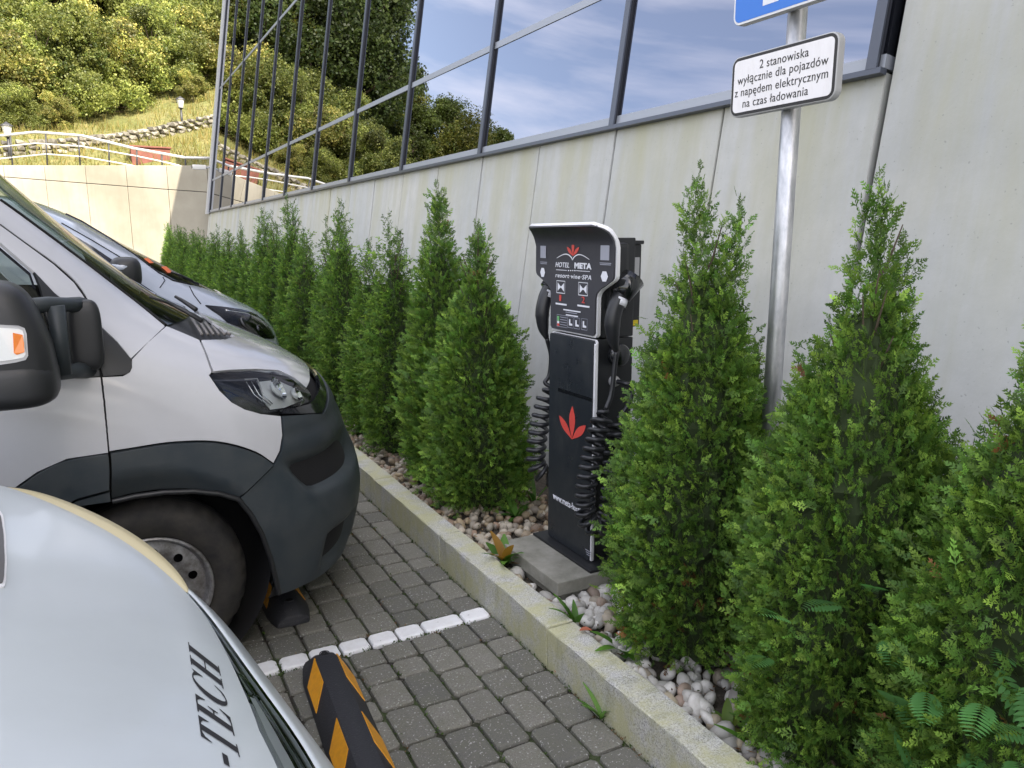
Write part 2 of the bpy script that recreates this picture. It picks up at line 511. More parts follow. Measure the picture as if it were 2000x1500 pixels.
# ------------------------------------------------------------------ ground sheets
WP = set()          # things whose parts are given in world coordinates
_link = link
def link(o, parent=None):
    _link(o, parent)
    if parent is not None and parent.name in WP:
        o.matrix_parent_inverse = parent.matrix_basis.inverted()
    return o

def thing(name, loc, label, cat, group=None):
    """an Empty at the thing's base; its parts are modelled in world coordinates"""
    e = empty(name, loc, 0, label, cat, group)
    WP.add(e.name)
    return e

def sheet(name, x0, x1, y0, y1, z, mat, n=1):
    V = [(x0 + (x1 - x0) * i / n, y0 + (y1 - y0) * j / n, z) for j in range(n + 1) for i in range(n + 1)]
    F = [(j * (n + 1) + i, j * (n + 1) + i + 1, (j + 1) * (n + 1) + i + 1, (j + 1) * (n + 1) + i) for j in range(n) for i in range(n)]
    o = ob(name, mesh_py(name, V, F, MT[mat]))
    return tag(o, kind='structure')

KO, KI, KH = 1.378, 1.495, 0.155        # kerb outer face, inner face, height
sheet('ground', -260, 260, -260, 260, -0.06, 'asphalt_far')
pav = sheet('pavement', -12.5, KO, -30, 26, -0.016, 'joint_soil')
sheet('planting_bed', KI - .01, 3.2, -2, 24, 0.085, 'bed_soil')

# ------------------------------------------------------------------ pavers
def paver_data(wx, ly, rnd, simple=False):
    g = .0045
    a, b = wx / 2 - g, ly / 2 - g
    c = .013
    def octa(ins, z):
        A, B, C = a - ins, b - ins, c
        pts = [(A, -B + C), (A, B - C), (A - C, B), (-A + C, B), (-A, B - C), (-A, -B + C), (-A + C, -B), (A - C, -B)]
        return [(x + rnd.uniform(-.0015, .0015), y + rnd.uniform(-.0015, .0015), z + rnd.uniform(-.0007, .0007)) for x, y in pts]
    rings = [octa(.011, 0), octa(.0025, -.004), octa(0, -.012), octa(0, -.03)] if not simple else [octa(.008, 0), octa(0, -.008), octa(0, -.03)]
    V = [p for r in rings for p in r]
    F = [tuple(range(8))]
    for k in range(len(rings) - 1):
        for i in range(8):
            j = (i + 1) % 8
            F.append((k * 8 + i, (k + 1) * 8 + i, (k + 1) * 8 + j, k * 8 + j))
    return V, F

prnd = random.Random(11)
PW = 0.1285
LENS = (.125, .165, .205)
pmesh = {}
for L in LENS:
    for v in range(4):
        V, F = paver_data(PW, L, prnd)
        pmesh[L, v] = mesh_py('paver', V, F, MT['paver_concrete'])
LINE0, LINE1 = 2.688, 2.792             # the painted row
cand = []
ncol = 38
for ci in range(ncol):
    xc = KO - .004 - PW * (ci + .5)
    for (ya, yb, sgn) in ((LINE1, 15.0, 1), (LINE0, -1.5, -1)):
        y = ya
        first = True
        while (y < yb) if sgn > 0 else (y > yb):
            L = prnd.choice(LENS)
            if first: L = prnd.choice(LENS[:2]); first = False
            cand.append((xc, y + sgn * L / 2, L))
            y += sgn * L
def area_px(c):
    P = Vector((c[0], c[1], 0)) - CAM
    d = P.dot(FWD)
    if d < .3: return -1
    px = 1000 + FPX * P.dot(RIGHT) / d; py = 750 - FPX * P.dot(UPV) / d
    if not (-40 < px < 1400 and 880 < py < 1560): return 0
    if c[0] < .2 and c[1] < 2.4: return 0                       # under the near car
    if 2.85 < c[1] < 5.0 and c[0] < .55: return 0               # under the van
    if px < 470: return 0
    return 1 / d ** 2
cand.sort(key=area_px, reverse=True)
near, rest = cand[:290], cand[290:]
for (x, y, L) in near:
    o = ob('paver', pmesh[L, prnd.randrange(4)], pav)
    o.location = (x, y, prnd.uniform(-.0025, .0025))
    o.rotation_euler = (prnd.gauss(0, .008), prnd.gauss(0, .008), prnd.gauss(0, .008) + (math.pi if prnd.random() < .5 else 0))
V, F = [], []
for (x, y, L) in rest:
    v, f = paver_data(PW, L, prnd, True)
    k = len(V); z = prnd.uniform(-.0025, .0025)
    V += [(p[0] + x, p[1] + y, p[2] + z) for p in v]
    F += [tuple(i + k for i in q) for q in f]
tag(ob('paver', mesh_py('pavers_joined', V, F, MT['paver_concrete']), pav), kind='stuff')
x = KO - .006
while x > -3.2:
    L = prnd.choice((.115, .12, .175, .18, .115))
    if x > 1.3: L = .125
    V, F = paver_data(L, LINE1 - LINE0, prnd)
    o = ob('white_painted_paver', mesh_py('white_painted_paver', V, F, MT['paver_white_paint']), pav)
    o.location = (x - L / 2, (LINE0 + LINE1) / 2, .003)
    o.rotation_euler = (0, 0, prnd.gauss(0, .01))
    x -= L

# ------------------------------------------------------------------ kerb of granite stones
kerb = empty('kerb', (KO, 2, 0)); tag(kerb, kind='structure'); WP.add('kerb')
y = -1.75
joints = []
while y < 24:
    L = prnd.choice((.98, 1.0, 1.0, 1.03))
    if abs(y) < 30:
        bm = bmesh.new()
        add_box(bm, (KO, y + .002, -.1), (KI, y + L - .002, KH + prnd.uniform(-.004, .004)), .006, 2)
        bmesh.ops.subdivide_edges(bm, edges=[e for e in bm.edges if abs(e.verts[0].co.y - e.verts[1].co.y) > .5], cuts=12)
        for v in bm.verts:
            v.co.x += prnd.gauss(0, .0012); v.co.z += prnd.gauss(0, .0010)
        ob('kerb_stone', bm_mesh('kerb_stone', bm, MT['kerb_granite']), kerb)
    y += L

# ------------------------------------------------------------------ building
A8 = rad(8.5)
Y0, SILL = 2.058, 2.25
BX = 2.8
ES = Vector((math.sin(A8), 0, math.cos(A8)))
EN = Vector((-math.cos(A8), 0, math.sin(A8)))
def fp(y, s, n=0):
    return Vector((BX, y, SILL)) + ES * s + EN * n
def slab_faces(y0, y1, s0, s1, n0, n1):
    V = [fp(y, s, n) for n in (n0, n1) for s in (s0, s1) for y in (y0, y1)]
    F = [(4, 5, 7, 6), (0, 2, 3, 1), (0, 1, 5, 4), (2, 6, 7, 3), (0, 4, 6, 2), (1, 3, 7, 5)]
    return V, F
def fslab(name, y0, y1, s0, s1, n0, n1, mat, parent, bev=0):
    V, F = slab_faces(y0, y1, s0, s1, n0, n1)
    me = mesh_py(name, V, F, MT[mat])
    bm = bmesh.new(); bm.from_mesh(me)
    bmesh.ops.recalc_face_normals(bm, faces=bm.faces)
    if bev: bmesh.ops.bevel(bm, geom=list(bm.edges), offset=bev, segments=2, affect='EDGES')
    bm.to_mesh(me); bm.free()
    return ob(name, me, parent)

bld = thing('glass_fronted_building', (BX, 12, 0), 'concrete building with a sloping mirrored glass front above leaning wall panels', 'building')
BAY = 1.7755
NB = 11
YE = Y0 + BAY * NB + .30
ROOF_S = 5.65
SB = -(SILL + .15) / math.cos(A8)
# massing behind the front (low glazed part and the plain block)
def mass(name, y0, y1, s1, mat, back=16):
    a0, a1 = fp(0, SB, -.10), fp(0, s1, -.10)
    poly = [(a0.x, a0.z), (a1.x, a1.z), (back, a1.z), (back, a0.z)]
    return prism(name, poly, y0, y1, MT[mat], bld, 'XZ')
mass('core_wall', Y0 - .005, YE - .01, ROOF_S, 'dark_gasket')
mass('block_wall', -30, Y0 - .03, 2.0, 'facade_concrete')
box('added_shade_block', (2.85, -30, 4.3), (16, Y0 - .03, 20.5), MT['facade_concrete'], bld)  # unseen tall block, added to keep the sun off the vans and foreground
# plain block: wide panels
yy = Y0 - .022
for k in range(3):
    o = fslab('concrete_panel', yy - 3.0 + .012, yy, SB, 2.0, -.09, .0, 'facade_concrete', bld, .004)
    yy -= 3.0
# lower concrete panels, two per bay
for k in range(NB * 2 + 1):
    ya = Y0 + k * BAY / 2
    yb = min(ya + BAY / 2, YE)
    if yb - ya < .1: continue
    fslab('concrete_panel', ya + .006, yb - .006, SB, -.012, -.06, random.uniform(-.003, .003), 'facade_concrete', bld, .003)
rows = [(.055, .785), (.855, 3.095), (3.165, ROOF_S - .12)]
gmesh = {}
for k in range(NB):
    ya = Y0 + k * BAY
    for r, (s0, s1) in enumerate(rows):
        c = fp(ya + BAY / 2, (s0 + s1) / 2)
        if r not in gmesh:
            hw, hs = BAY / 2 - .02, (s1 - s0) / 2 + .02
            V = [(n, yv, s) for n in (-.02, .0) for s in (-hs, hs) for yv in (-hw, hw)]
            F = [(4, 6, 7, 5), (0, 1, 3, 2), (0, 4, 5, 1), (2, 3, 7, 6), (0, 2, 6, 4), (1, 5, 7, 3)]
            me = mesh_py('glass_pane', V, F, MT['facade_glass'])
            bm = bmesh.new(); bm.from_mesh(me); bmesh.ops.recalc_face_normals(bm, faces=bm.faces); bm.to_mesh(me); bm.free()
            gmesh[r] = me
        o = ob('glass_pane', gmesh[r], bld)
        # local x = inwards (-EN), y = along, z = up the slope
        Rm = Matrix((-EN, Vector((0, 1, 0)), ES)).transposed()
        e1 = Matrix.Rotation(random.gauss(0, .0010), 3, 'Y') @ Matrix.Rotation(random.gauss(0, .0010), 3, 'Z')
        o.matrix_basis = Matrix.Translation(c) @ (Rm @ e1).to_4x4()
for k in range(NB + 1):
    yc = Y0 + k * BAY + (.045 if k == 0 else 0)
    mu = fslab('mullion', yc - .022, yc + .022, .0, ROOF_S, -.05, .036, 'dark_gasket', bld)  # body coloured dark: the shade on the side faces is in the colour
    fslab('mullion_cap', yc - .024, yc + .024, -.005, ROOF_S + .002, .036, .046, 'mullion_dark', mu)
for s0, s1 in ((.795, .845), (3.105, 3.155), (ROOF_S - .12, ROOF_S)):
    tr = fslab('transom', Y0 + .02, YE - .3, s0, s1, -.04, .026, 'mullion_metal', bld)  # lighter than the mullions: sky light on the top faces put into the colour
    fslab('transom_gasket', Y0 + .02, YE - .3, s0 - .012, s0 - .001, -.04, .018, 'dark_gasket', tr)
si = fslab('window_sill', Y0 + .0, YE, -.002, .05, -.04, .024, 'mullion_metal', bld)
fslab('sill_drip', Y0 + .0, YE, -.026, -.0035, .006, .045, 'mullion_dark', si)
fslab('sill_gasket', Y0 + .02, YE - .3, .0505, .060, -.02, .014, 'dark_gasket', si)
fslab('end_strip', YE - .27, YE + .02, -.05, ROOF_S + .1, -.10, .09, 'edge_metal', bld)
fslab('roof_edge', Y0 - .01, YE + .02, ROOF_S + .004, ROOF_S + .2, -.5, .10, 'edge_metal', bld)
fslab('corner_gap', Y0 - .020, Y0 - .001, SB, 2.0, -.088, -.03, 'dark_gasket', bld)
# small camera on the far corner of the front
cp = fp(YE - .12, 1.15, .09)
sc = thing('security_camera', cp, 'small pale security camera fixed on the far corner of the glass front', 'camera')
tube('bracket', [cp, cp + Vector((-.10, 0, -.02))], .02, MT['edge_metal'], sc)
bm = bmesh.new(); add_box(bm, cp + Vector((-.42, -.06, -.07)), cp + Vector((-.09, .06, .05)), .02)
ob('housing', bm_mesh('housing', bm, MT['lamp_white'], True), sc)
tube('lens', [cp + Vector((-.425, 0, -.01)), cp + Vector((-.44, 0, -.01))], .035, MT['gloss_black'], sc, 12)

# ------------------------------------------------------------------ retaining wall and hill
WL = [(9, 19.1, 3.5), (2.9, 22.45, 3.5), (-1.9, 25.0, 3.5), (-6, 26.7, 3.5), (-9.5, 25.2, 3.4), (-11.5, 20, 3.0), (-12.6, 10, 2.0), (-13.2, 0, 1.2), (-14, -15, .7), (-15, -40, .4)]
wl2 = []
for i in range(len(WL) - 1):
    a, b = Vector(WL[i]), Vector(WL[i + 1])
    m = max(1, int((b.xy - a.xy).length / 1.2))
    for k in range(m): wl2.append(a.lerp(b, k / m))
wl2.append(Vector(WL[-1]))
def outn(i):
    t = (wl2[min(i + 1, len(wl2) - 1)] - wl2[max(i - 1, 0)]); t.z = 0; t.normalize()
    return Vector((t.y, -t.x, 0)) * -1 if False else Vector((t.y, -t.x, 0))
hn = [outn(i) for i in range(len(wl2))]
for _ in range(10):
    hn = [(hn[max(i - 1, 0)] + hn[i] * 2 + hn[min(i + 1, len(hn) - 1)]).normalized() for i in range(len(hn))]
hr = random.Random(5)
def hz(t):
    return .25 * min(t, 3) + .33 * max(0, min(t, 30) - 3) + .42 * max(0, t - 30)
def hill_pt(i, t):
    p = wl2[i] + hn[i] * (t + .35)
    drop = -.75 * max(0, 1 - t / 2.0) if 0 < p.x < 6 else -.35 * max(0, 1 - t / 1.5)
    fl = .42 + .58 * max(0, min(1, (wl2[i].x + 9) / 5))
    return Vector((p.x, p.y, wl2[i].z + drop + hz(t) * fl + .22 * math.sin(p.x * .7 + p.y * .31) * min(1, t / 4) + .15 * math.sin(p.y * 1.3 - p.x * .9) * min(1, t / 4)))
ts = [0, .4, .8, 1.2, 1.8, 2.4, 3, 4, 5, 6, 7, 8, 10, 12, 14, 17, 20, 25, 30, 36, 44, 55, 70]
V = [hill_pt(i, t) for t in ts for i in range(len(wl2))]
n_ = len(wl2)
F = [(r * n_ + i, r * n_ + i + 1, (r + 1) * n_ + i + 1, (r + 1) * n_ + i) for r in range(len(ts) - 1) for i in range(n_ - 1)]
hill = ob('hill', mesh_py('hill', V, F, MT['hill_grass'], True)); tag(hill, kind='structure')
bm = bmesh.new(); bm.from_mesh(hill.data); bmesh.ops.recalc_face_normals(bm, faces=bm.faces); bm.to_mesh(hill.data); bm.free()
def hill_at(x, y):
    """height of the hill under a point"""
    hit = HB.ray_cast(Vector((x, y, 80)), Vector((0, 0, -1)))
    return hit[0].z if hit[0] else 0
HB = BVHTree.FromPolygons([tuple(v.co) for v in hill.data.vertices], [tuple(p.vertices) for p in hill.data.polygons])

rw = thing('retaining_wall', (0, 24, 0), 'sunlit pale concrete retaining wall below the grassy slope', 'wall')
def wall_panel(a, b, z0a, z0b, z1a, z1b, th=.30, name='wall_panel', inset=.007):
    d = (b - a).normalized(); nn = Vector((d.y, -d.x, 0))
    a2, b2 = a + d * inset, b - d * inset
    V = []
    for off in (0, th):
        for p, lo, hi in ((a2, z0a, z1a), (b2, z0b, z1b)):
            q = p + nn * off
            V += [(q.x, q.y, lo), (q.x, q.y, hi)]
    F = [(0, 1, 3, 2), (4, 6, 7, 5), (0, 4, 5, 1), (2, 3, 7, 6), (1, 5, 7, 3), (0, 2, 6, 4)]
    me = mesh_py(name, V, F, MT['wall_concrete'])
    bm = bmesh.new(); bm.from_mesh(me); bmesh.ops.recalc_face_normals(bm, faces=bm.faces); bmesh.ops.bevel(bm, geom=list(bm.edges), offset=.008, segments=1, affect='EDGES'); bm.to_mesh(me); bm.free()
    return ob(name, me, rw)
for i in range(len(WL) - 1):
    a, b = Vector(WL[i]), Vector(WL[i + 1])
    m = max(1, round((b.xy - a.xy).length / 1.02)) if i < 5 else max(1, round((b.xy - a.xy).length / 3))
    for k in range(m):
        p, q = a.lerp(b, k / m), a.lerp(b, (k + 1) / m)
        P, Q = Vector((p.x, p.y, 0)), Vector((q.x, q.y, 0))
        zj = lambda v: v.z - .28 - max(0, min(1, (v.x + 2.2) / 5)) * .42     # sloping pour joint
        wall_panel(P, Q, -.1, -.1, zj(p) - .008, zj(q) - .008)
        wall_panel(P, Q, zj(p) + .008, zj(q) + .008, p.z, q.z)
    d = (b - a); d.z = 0; d.normalize(); nn = Vector((d.y, -d.x, 0))
    A, B = a + nn * .03, b + nn * .03
    V = [(A.x, A.y, -.1), (B.x, B.y, -.1), (B.x, B.y, b.z - .03), (A.x, A.y, a.z - .03)]
    ob('wall_core', mesh_py('wall_core', V, [(0, 1, 2, 3)], MT['dark_gasket']), rw)
# ------------------------------------------------------------------ curved body surfaces and panels cut out of them
def pchip(zs, vs_):
    zs, vs_ = list(map(float, zs)), list(map(float, vs_))
    n = len(zs)
    h = [zs[i + 1] - zs[i] for i in range(n - 1)]
    d = [(vs_[i + 1] - vs_[i]) / h[i] for i in range(n - 1)]
    m = [0.0] * n; m[0], m[-1] = d[0], d[-1]
    for i in range(1, n - 1):
        if d[i - 1] * d[i] > 0:
            w1, w2 = 2 * h[i] + h[i - 1], h[i] + 2 * h[i - 1]
            m[i] = (w1 + w2) / (w1 / d[i - 1] + w2 / d[i])
    def f(x):
        i = 0
        while i < n - 2 and x > zs[i + 1]: i += 1
        t = (x - zs[i]) / h[i]
        return (1 + 2 * t) * (1 - t) ** 2 * vs_[i] + t * (1 - t) ** 2 * h[i] * m[i] + t * t * (3 - 2 * t) * vs_[i + 1] + t * t * (t - 1) * h[i] * m[i + 1]
    return f

UC = 1.2            # u of the centre line
class Surf:
    """nose-and-side loft: u < 0 metres back along the side, 0..UC round the corner to the centre line, UC..2UC mirrored"""
    def __init__(s, ox, oy, XF, W, L, N, z0, z1):
        s.ox, s.oy = ox, oy
        s.xf, s.w, s.l, s.n = pchip(*XF), pchip(*W), pchip(*L), pchip(*N)
        us = [-4 + .1 * i for i in range(40)] + [UC * i / 48 for i in range(49)]
        zs = [z0 + .02 * i for i in range(int((z1 - z0) / .02) + 1)]
        s.us, s.zs = us, zs
        V = [s.P(u, z) for z in zs for u in us]
        m = len(us)
        s.F = [(j * m + i, j * m + i + 1, (j + 1) * m + i + 1, (j + 1) * m + i) for j in range(len(zs) - 1) for i in range(m - 1)]
        s.V = V
        s.bvh = BVHTree.FromPolygons(V, s.F)
    def P(s, u, z):
        mir = u > UC
        if mir: u = 2 * UC - u
        xf, w_, l, n = s.xf(z), s.w(z), s.l(z), s.n(z)
        xs = xf - l
        if u <= 0: x, y = xs + u, -w_
        else:
            ph = min(u / UC, 1) * math.pi / 2
            c_, s_ = max(math.cos(ph), 0), math.sin(ph)
            r = (c_ ** n + s_ ** n) ** (-1 / n)
            x = xs + l * s_ * r; y = -w_ * c_ * r
        if mir: y = -y
        return Vector((s.ox + x, s.oy + y, z))
    def N(s, u, z):
        e = .004
        a = s.P(u + e, z) - s.P(u - e, z); b = s.P(u, z + e) - s.P(u, z - e)
        v = a.cross(b)
        return v.normalized() if v.length > 1e-12 else Vector((1, 0, 0))
    def px(s, x, y):
        """pixel -> (u, z) on the surface"""
        hit = s.bvh.ray_cast(CAM, ray(x, y))
        if hit[0] is None: raise RuntimeError('pixel misses surface %s' % ((x, y),))
        m = len(s.us) - 1
        j, i = divmod(hit[2], m)
        u, z = (s.us[i] + s.us[i + 1]) / 2, (s.zs[j] + s.zs[j + 1]) / 2
        for _ in range(5):
            e = .003
            r = hit[0] - s.P(u, z)
            a = (s.P(u + e, z) - s.P(u - e, z)) / (2 * e); b = (s.P(u, z + e) - s.P(u, z - e)) / (2 * e)
            aa, ab, bb, ar, br = a.dot(a), a.dot(b), b.dot(b), a.dot(r), b.dot(r)
            D = aa * bb - ab * ab
            if abs(D) < 1e-12: break
            u += (ar * bb - br * ab) / D; z += (br * aa - ar * ab) / D
        return (u, z)

def inside(p, poly):
    x, y = p; c = False; n = len(poly)
    for i in range(n):
        x1, y1 = poly[i]; x2, y2 = poly[i - 1]
        if (y1 > y) != (y2 > y) and x < (x2 - x1) * (y - y1) / (y2 - y1) + x1: c = not c
    return c

def densify(poly, step):
    out = []
    n = len(poly)
    for i in range(n):
        a, b = Vector(poly[i]), Vector(poly[(i + 1) % n])
        k = max(1, math.ceil((b - a).length / step))
        out += [a.lerp(b, j / k) for j in range(k)]
    return [(p.x, p.y) for p in out]

def dist_poly(p, poly):
    best = 9
    px_, py_ = p
    n = len(poly)
    for i in range(n):
        ax, ay = poly[i]; bx, by = poly[i - 1]
        dx, dy = bx - ax, by - ay
        q = dx * dx + dy * dy
        t = 0 if q == 0 else max(0, min(1, ((px_ - ax) * dx + (py_ - ay) * dy) / q))
        d = math.hypot(ax + t * dx - px_, ay + t * dy - py_)
        if d < best: best = d
    return best

def panel(name, S, poly, mat, parent, off=0.0, thick=.012, step=.04, shape=None):
    """panel of the surface S bounded by poly (u, z), lifted by off, with its edge turned in by thick"""
    if isinstance(mat, str): mat = MT[mat]
    bd = densify(poly, step * .6)
    us = [p[0] for p in bd]; zs = [p[1] for p in bd]
    pts = list(bd)
    nu, nz_ = int((max(us) - min(us)) / step), int((max(zs) - min(zs)) / step)
    for i in range(1, nu + 1):
        for j in range(1, nz_ + 1):
            p = (min(us) + i * step, min(zs) + j * step)
            if inside(p, bd) and dist_poly(p, bd) > step * .42: pts.append(p)
    r = delaunay_2d_cdt([Vector(p) for p in pts], [], [list(range(len(bd)))], 1, 1e-7)
    P2, T = r[0], r[2]
    V, NN = [], []
    for p in P2:
        n = S.N(p.x, p.y)
        o = off + (shape(p.x, p.y) if shape else 0)
        V.append(S.P(p.x, p.y) + n * o); NN.append(n)
    F = []
    for t in T:
        t = list(t)
        a, b, c = V[t[0]], V[t[1]], V[t[2]]
        if (b - a).cross(c - a).dot(NN[t[0]]) < 0: t.reverse()
        F.append(t)
    k0 = len(V)
    # turned-in rim
    cnt = {}
    for t in F:
        for i in range(len(t)):
            a, b = t[i], t[(i + 1) % len(t)]
            cnt[(a, b)] = cnt.get((a, b), 0) + 1
    be = [(a, b) for (a, b) in cnt if (b, a) not in cnt]
    mapo, mapi = {}, {}
    for a, b in be:
        for q in (a, b):
            if q not in mapo:
                mapo[q] = len(V); V.append(V[q].copy())
                mapi[q] = len(V); V.append(V[q] - NN[q] * thick)
    for a, b in be:
        F.append([mapo[b], mapo[a], mapi[a], mapi[b]])
    me = mesh_py(name, V, F, mat, True)
    if not shape:
        nrm = [tuple(n) for n in NN] + [(0, 0, 0)] * (len(V) - k0)
        me.normals_split_custom_set_from_vertices(nrm)
    return ob(name, me, parent)

def PX(S, pts, step=14):
    out = []
    for i, p in enumerate(pts):
        out.append(S.px(*p))
        if i + 1 < len(pts):
            q = pts[i + 1]
            k = int(math.hypot(q[0] - p[0], q[1] - p[1]) / step)
            for j in range(1, k + 1):
                f = j / (k + 1)
                out.append(S.px(p[0] + (q[0] - p[0]) * f, p[1] + (q[1] - p[1]) * f))
    return out
def seam(name, S, uv, r, mat, parent, off=0.0):
    pts = [S.P(u, z) + S.N(u, z) * off for u, z in uv]
    return tube(name, pts, r, MT[mat], parent, 6)
def S2P(pts, sub=4): return [(p.x, p.y) for p in catmull([Vector((a, b, 0)) for a, b in pts], sub)]
def smooth2(pts, sub=5): return [(p.x, p.y) for p in catmull([Vector((a, b, 0)) for a, b in pts], sub)]
def mirror_u(pts): return [(2 * UC - u, z) for u, z in reversed(pts)]

def make_wheel(name_parent, c, parent, r=.335, rim=.205, wdt=.2, side=-1):
    """wheel with its outer face towards -Y (side -1); c = centre of the outer face"""
    wh = bpy.data.objects.new('wheel', None); wh.location = c; link(wh, parent)
    if parent.name in WP:
        wh.parent = parent; wh.matrix_parent_inverse = parent.matrix_basis.inverted()
    s = -side
    prof = [(rim, .012), (rim + .012, .002), (rim + .05, -.006), (r - .055, -.004), (r - .03, .006), (r - .012, .026), (r - .004, .045), (r, .07), (r, wdt - .05), (r - .012, wdt - .02), (rim, wdt)]
    V, F = lathe_data([(a, b * s) for a, b in prof], 96, 'Y')
    n = 96
    V = [Vector(v) for v in V]
    for ring in (5, 6):                    # shoulder blocks
        for k in range(n):
            if k % 3 == 0:
                v = V[ring * n + k]; q = Vector((v.x, 0, v.z)).normalized()
                V[ring * n + k] = v - q * .009 + Vector((0, .004 * s, 0))
    ty = ob('tyre', mesh_py('tyre', V, F, MT['tyre_rubber'], True), wh)
    # tread grooves
    for g in (.075, .105, .135):
        lathe('tread_groove', [(r + .0012, (g - .005) * s), (r + .0012, (g + .005) * s)], MT['gap_black'], ty, 64, 'Y')
    # rim: barrel lip + dished disc with round holes
    lathe('rim_lip', [(rim + .004, .004 * s), (rim + .002, -.006 * s), (rim - .008, -.004 * s), (rim - .014, .012 * s), (rim - .022, .03 * s), (rim - .026, .06 * s)], MT['rim_steel'], wh, 64, 'Y')
    outer = [((rim - .022) * math.cos(a), (rim - .022) * math.sin(a)) for a in [2 * math.pi * k / 60 for k in range(60)]]
    pts = [Vector(p) for p in outer]; faces = [list(range(60))]
    holes = []
    for h in range(10):
        a = 2 * math.pi * (h + .35) / 10
        hc = Vector((.142 * math.cos(a), .142 * math.sin(a)))
        b0 = len(pts)
        pts += [hc + Vector((.0165 * math.cos(t), .0165 * math.sin(t))) for t in [2 * math.pi * k / 14 for k in range(14)]]
        holes.append((hc, .0165))
        faces.append(list(range(b0, b0 + 14)))
    for rr in (.165, .118, .09, .06, .03):
        pts += [Vector((rr * math.cos(t), rr * math.sin(t))) for t in [2 * math.pi * k / 30 + .1 for k in range(30)] if all((Vector((rr * math.cos(t), rr * math.sin(t))) - h[0]).length > .021 for h in holes)]
    res = delaunay_2d_cdt(pts, [], faces, 1, 1e-6)
    def dish(q):
        x = Vector(q).length
        return .032 - .012 * max(0, 1 - abs(x - .142) / .05) if x > .1 else .034 - .030 * max(0, min(1, (.1 - x) / .03))
    Vd = [(p.x, dish(p) * s, p.y) for p in res[0]]
    Fd = [t for t in res[2] if all(((res[0][t[0]] + res[0][t[1]] + res[0][t[2]]) / 3 - h[0]).length > .0155 for h in holes)]
    me = mesh_py('rim_disc', Vd, Fd, MT['rim_steel'], True)
    ob('rim_disc', me, wh)
    lathe('hub_cap', [(.001, -.006 * s), (.02, -.006 * s), (.03, .0), (.032, .01 * s)], MT['black_plastic'], wh, 24, 'Y')
    lathe('brake_drum', [(.001, .09 * s), (rim - .03, .09 * s), (rim - .028, .17 * s)], MT['gap_black'], wh, 32, 'Y')
    return wh

# ------------------------------------------------------------------ big white van
V1O = (.08, 3.83)
S1 = Surf(*V1O,
    ([.2, .3, .45, .6, .75, .88, .97, 1.05, 1.12, 1.2, 1.28, 1.36, 1.45, 2.0, 2.3], [.88, .93, .955, .95, .905, .865, .815, .725, .605, .445, .285, .145, .035, -.515, -.80]),
    ([.2, .9, 1.2, 1.45, 2.3], [1.0, 1.025, 1.015, .985, .84]),
    ([.2, 1.0, 1.2, 1.45, 2.3], [.70, .70, .70, .55, .45]),
    ([.2, 1.0, 1.45, 2.3], [2.5, 2.5, 2.5, 2.8]), .2, 2.3)
van = thing('van', (.08, 3.83, 0), 'large white delivery van with dark bumper parked nose-in at the kerb', 'van', 'vans parked facing the kerb')

# inner dark shell so that the gaps between the panels read dark
def inner_shell(S, parent, inset, arch=None, zmax=1.36):
    V = [S.P(u, z) - S.N(u, z) * inset for z in S.zs for u in S.us]
    V += [Vector((v.x, 2 * S.oy - v.y, v.z)) for v in V]
    m, n = len(S.us), len(S.us) * len(S.zs)
    F = []
    for f in S.F:
        c = sum((V[i] for i in f), Vector()) / 4
        if c.z > zmax: continue
        if arch and math.hypot(c.x - arch[0], c.z - arch[1]) < arch[2] and c.y < S.oy - .7: continue
        F.append(f); F.append(tuple(i + n for i in reversed(f)))
    return ob('inner_shell', mesh_py('inner_shell', V, F, MT['gap_black'], True), parent)
inner_shell(S1, van, .035, (.08, .34, .43))
WX, WZ = .08, .338
# wheel arch liner
lathe('arch_liner', [(.42, .0), (.42, .35), (.05, .36)], MT['gap_black'], van, 40, 'Y', (WX, 2.88, WZ + .03))

fender = PX(S1, [(258, 702), (290, 668), (325, 637), (352, 648), (389, 664), (400, 690), (413, 727), (408, 733), (428, 763), (452, 786), (478, 800), (510, 809), (548, 813), (551, 850), (546, 880), *S2P([(534, 904), (500, 882), (450, 866), (400, 860), (330, 863), (270, 872), (214, 881)]), (206, 790), (200, 737), (240, 735), (254, 727), (258, 718)])
panel('front_fender', S1, fender, 'white_paint', van)
clad = PX(S1, S2P([(216, 885), (270, 876), (330, 867), (400, 864), (450, 870), (499, 885.5), (531, 907)]) + [(500, 938)] + S2P([(464, 972), (430, 963), (380, 958), (320, 960), (262, 968), (219, 978)]))
def cshape(u, z):
    p = S1.P(u, z); r_ = math.hypot(p.x - WX, p.z - WZ)
    return -max(0, .475 - r_) * .55
panel('arch_cladding', S1, clad, 'dark_plastic', van, .016, .03, .025, cshape)
apil = PX(S1, S2P([(-60, 392), (0, 436), (55, 476), (107, 513), (148, 549), (172, 584), (184, 612)]) + [(192, 632), (230, 668), (256, 700), (322, 637), (274, 597), (179, 524), (115, 476), (39, 420), (0, 392), (-60, 345)])
panel('a_pillar', S1, apil, 'white_paint', van)
gapl = [(-60, 396), (0, 440), (55, 480), (104, 516), (144, 552), (168, 586), (180, 615), (189, 680), (196, 737), (202, 790), (211, 884)]
door = PX(S1, gapl[8:] + [(130, 896), (72, 922), (35, 948), (0, 975)]) + [(-1.6, .80), (-1.6, 1.16)] + PX(S1, [(0, 742), (100, 741)])
dr = panel('front_door', S1, door, 'white_paint', van)
wf = PX(S1, gapl[:6] + [(181, 618), (184, 640), (150, 606), (104, 570), (64, 528), (0, 473), (-60, 425)])
panel('window_frame', S1, wf, 'white_paint', dr)
tri = PX(S1, [(66, 532), (106, 574), (150, 611), (185, 645), (190, 690), (195, 735), (150, 738), (100, 739), (100, 640)])
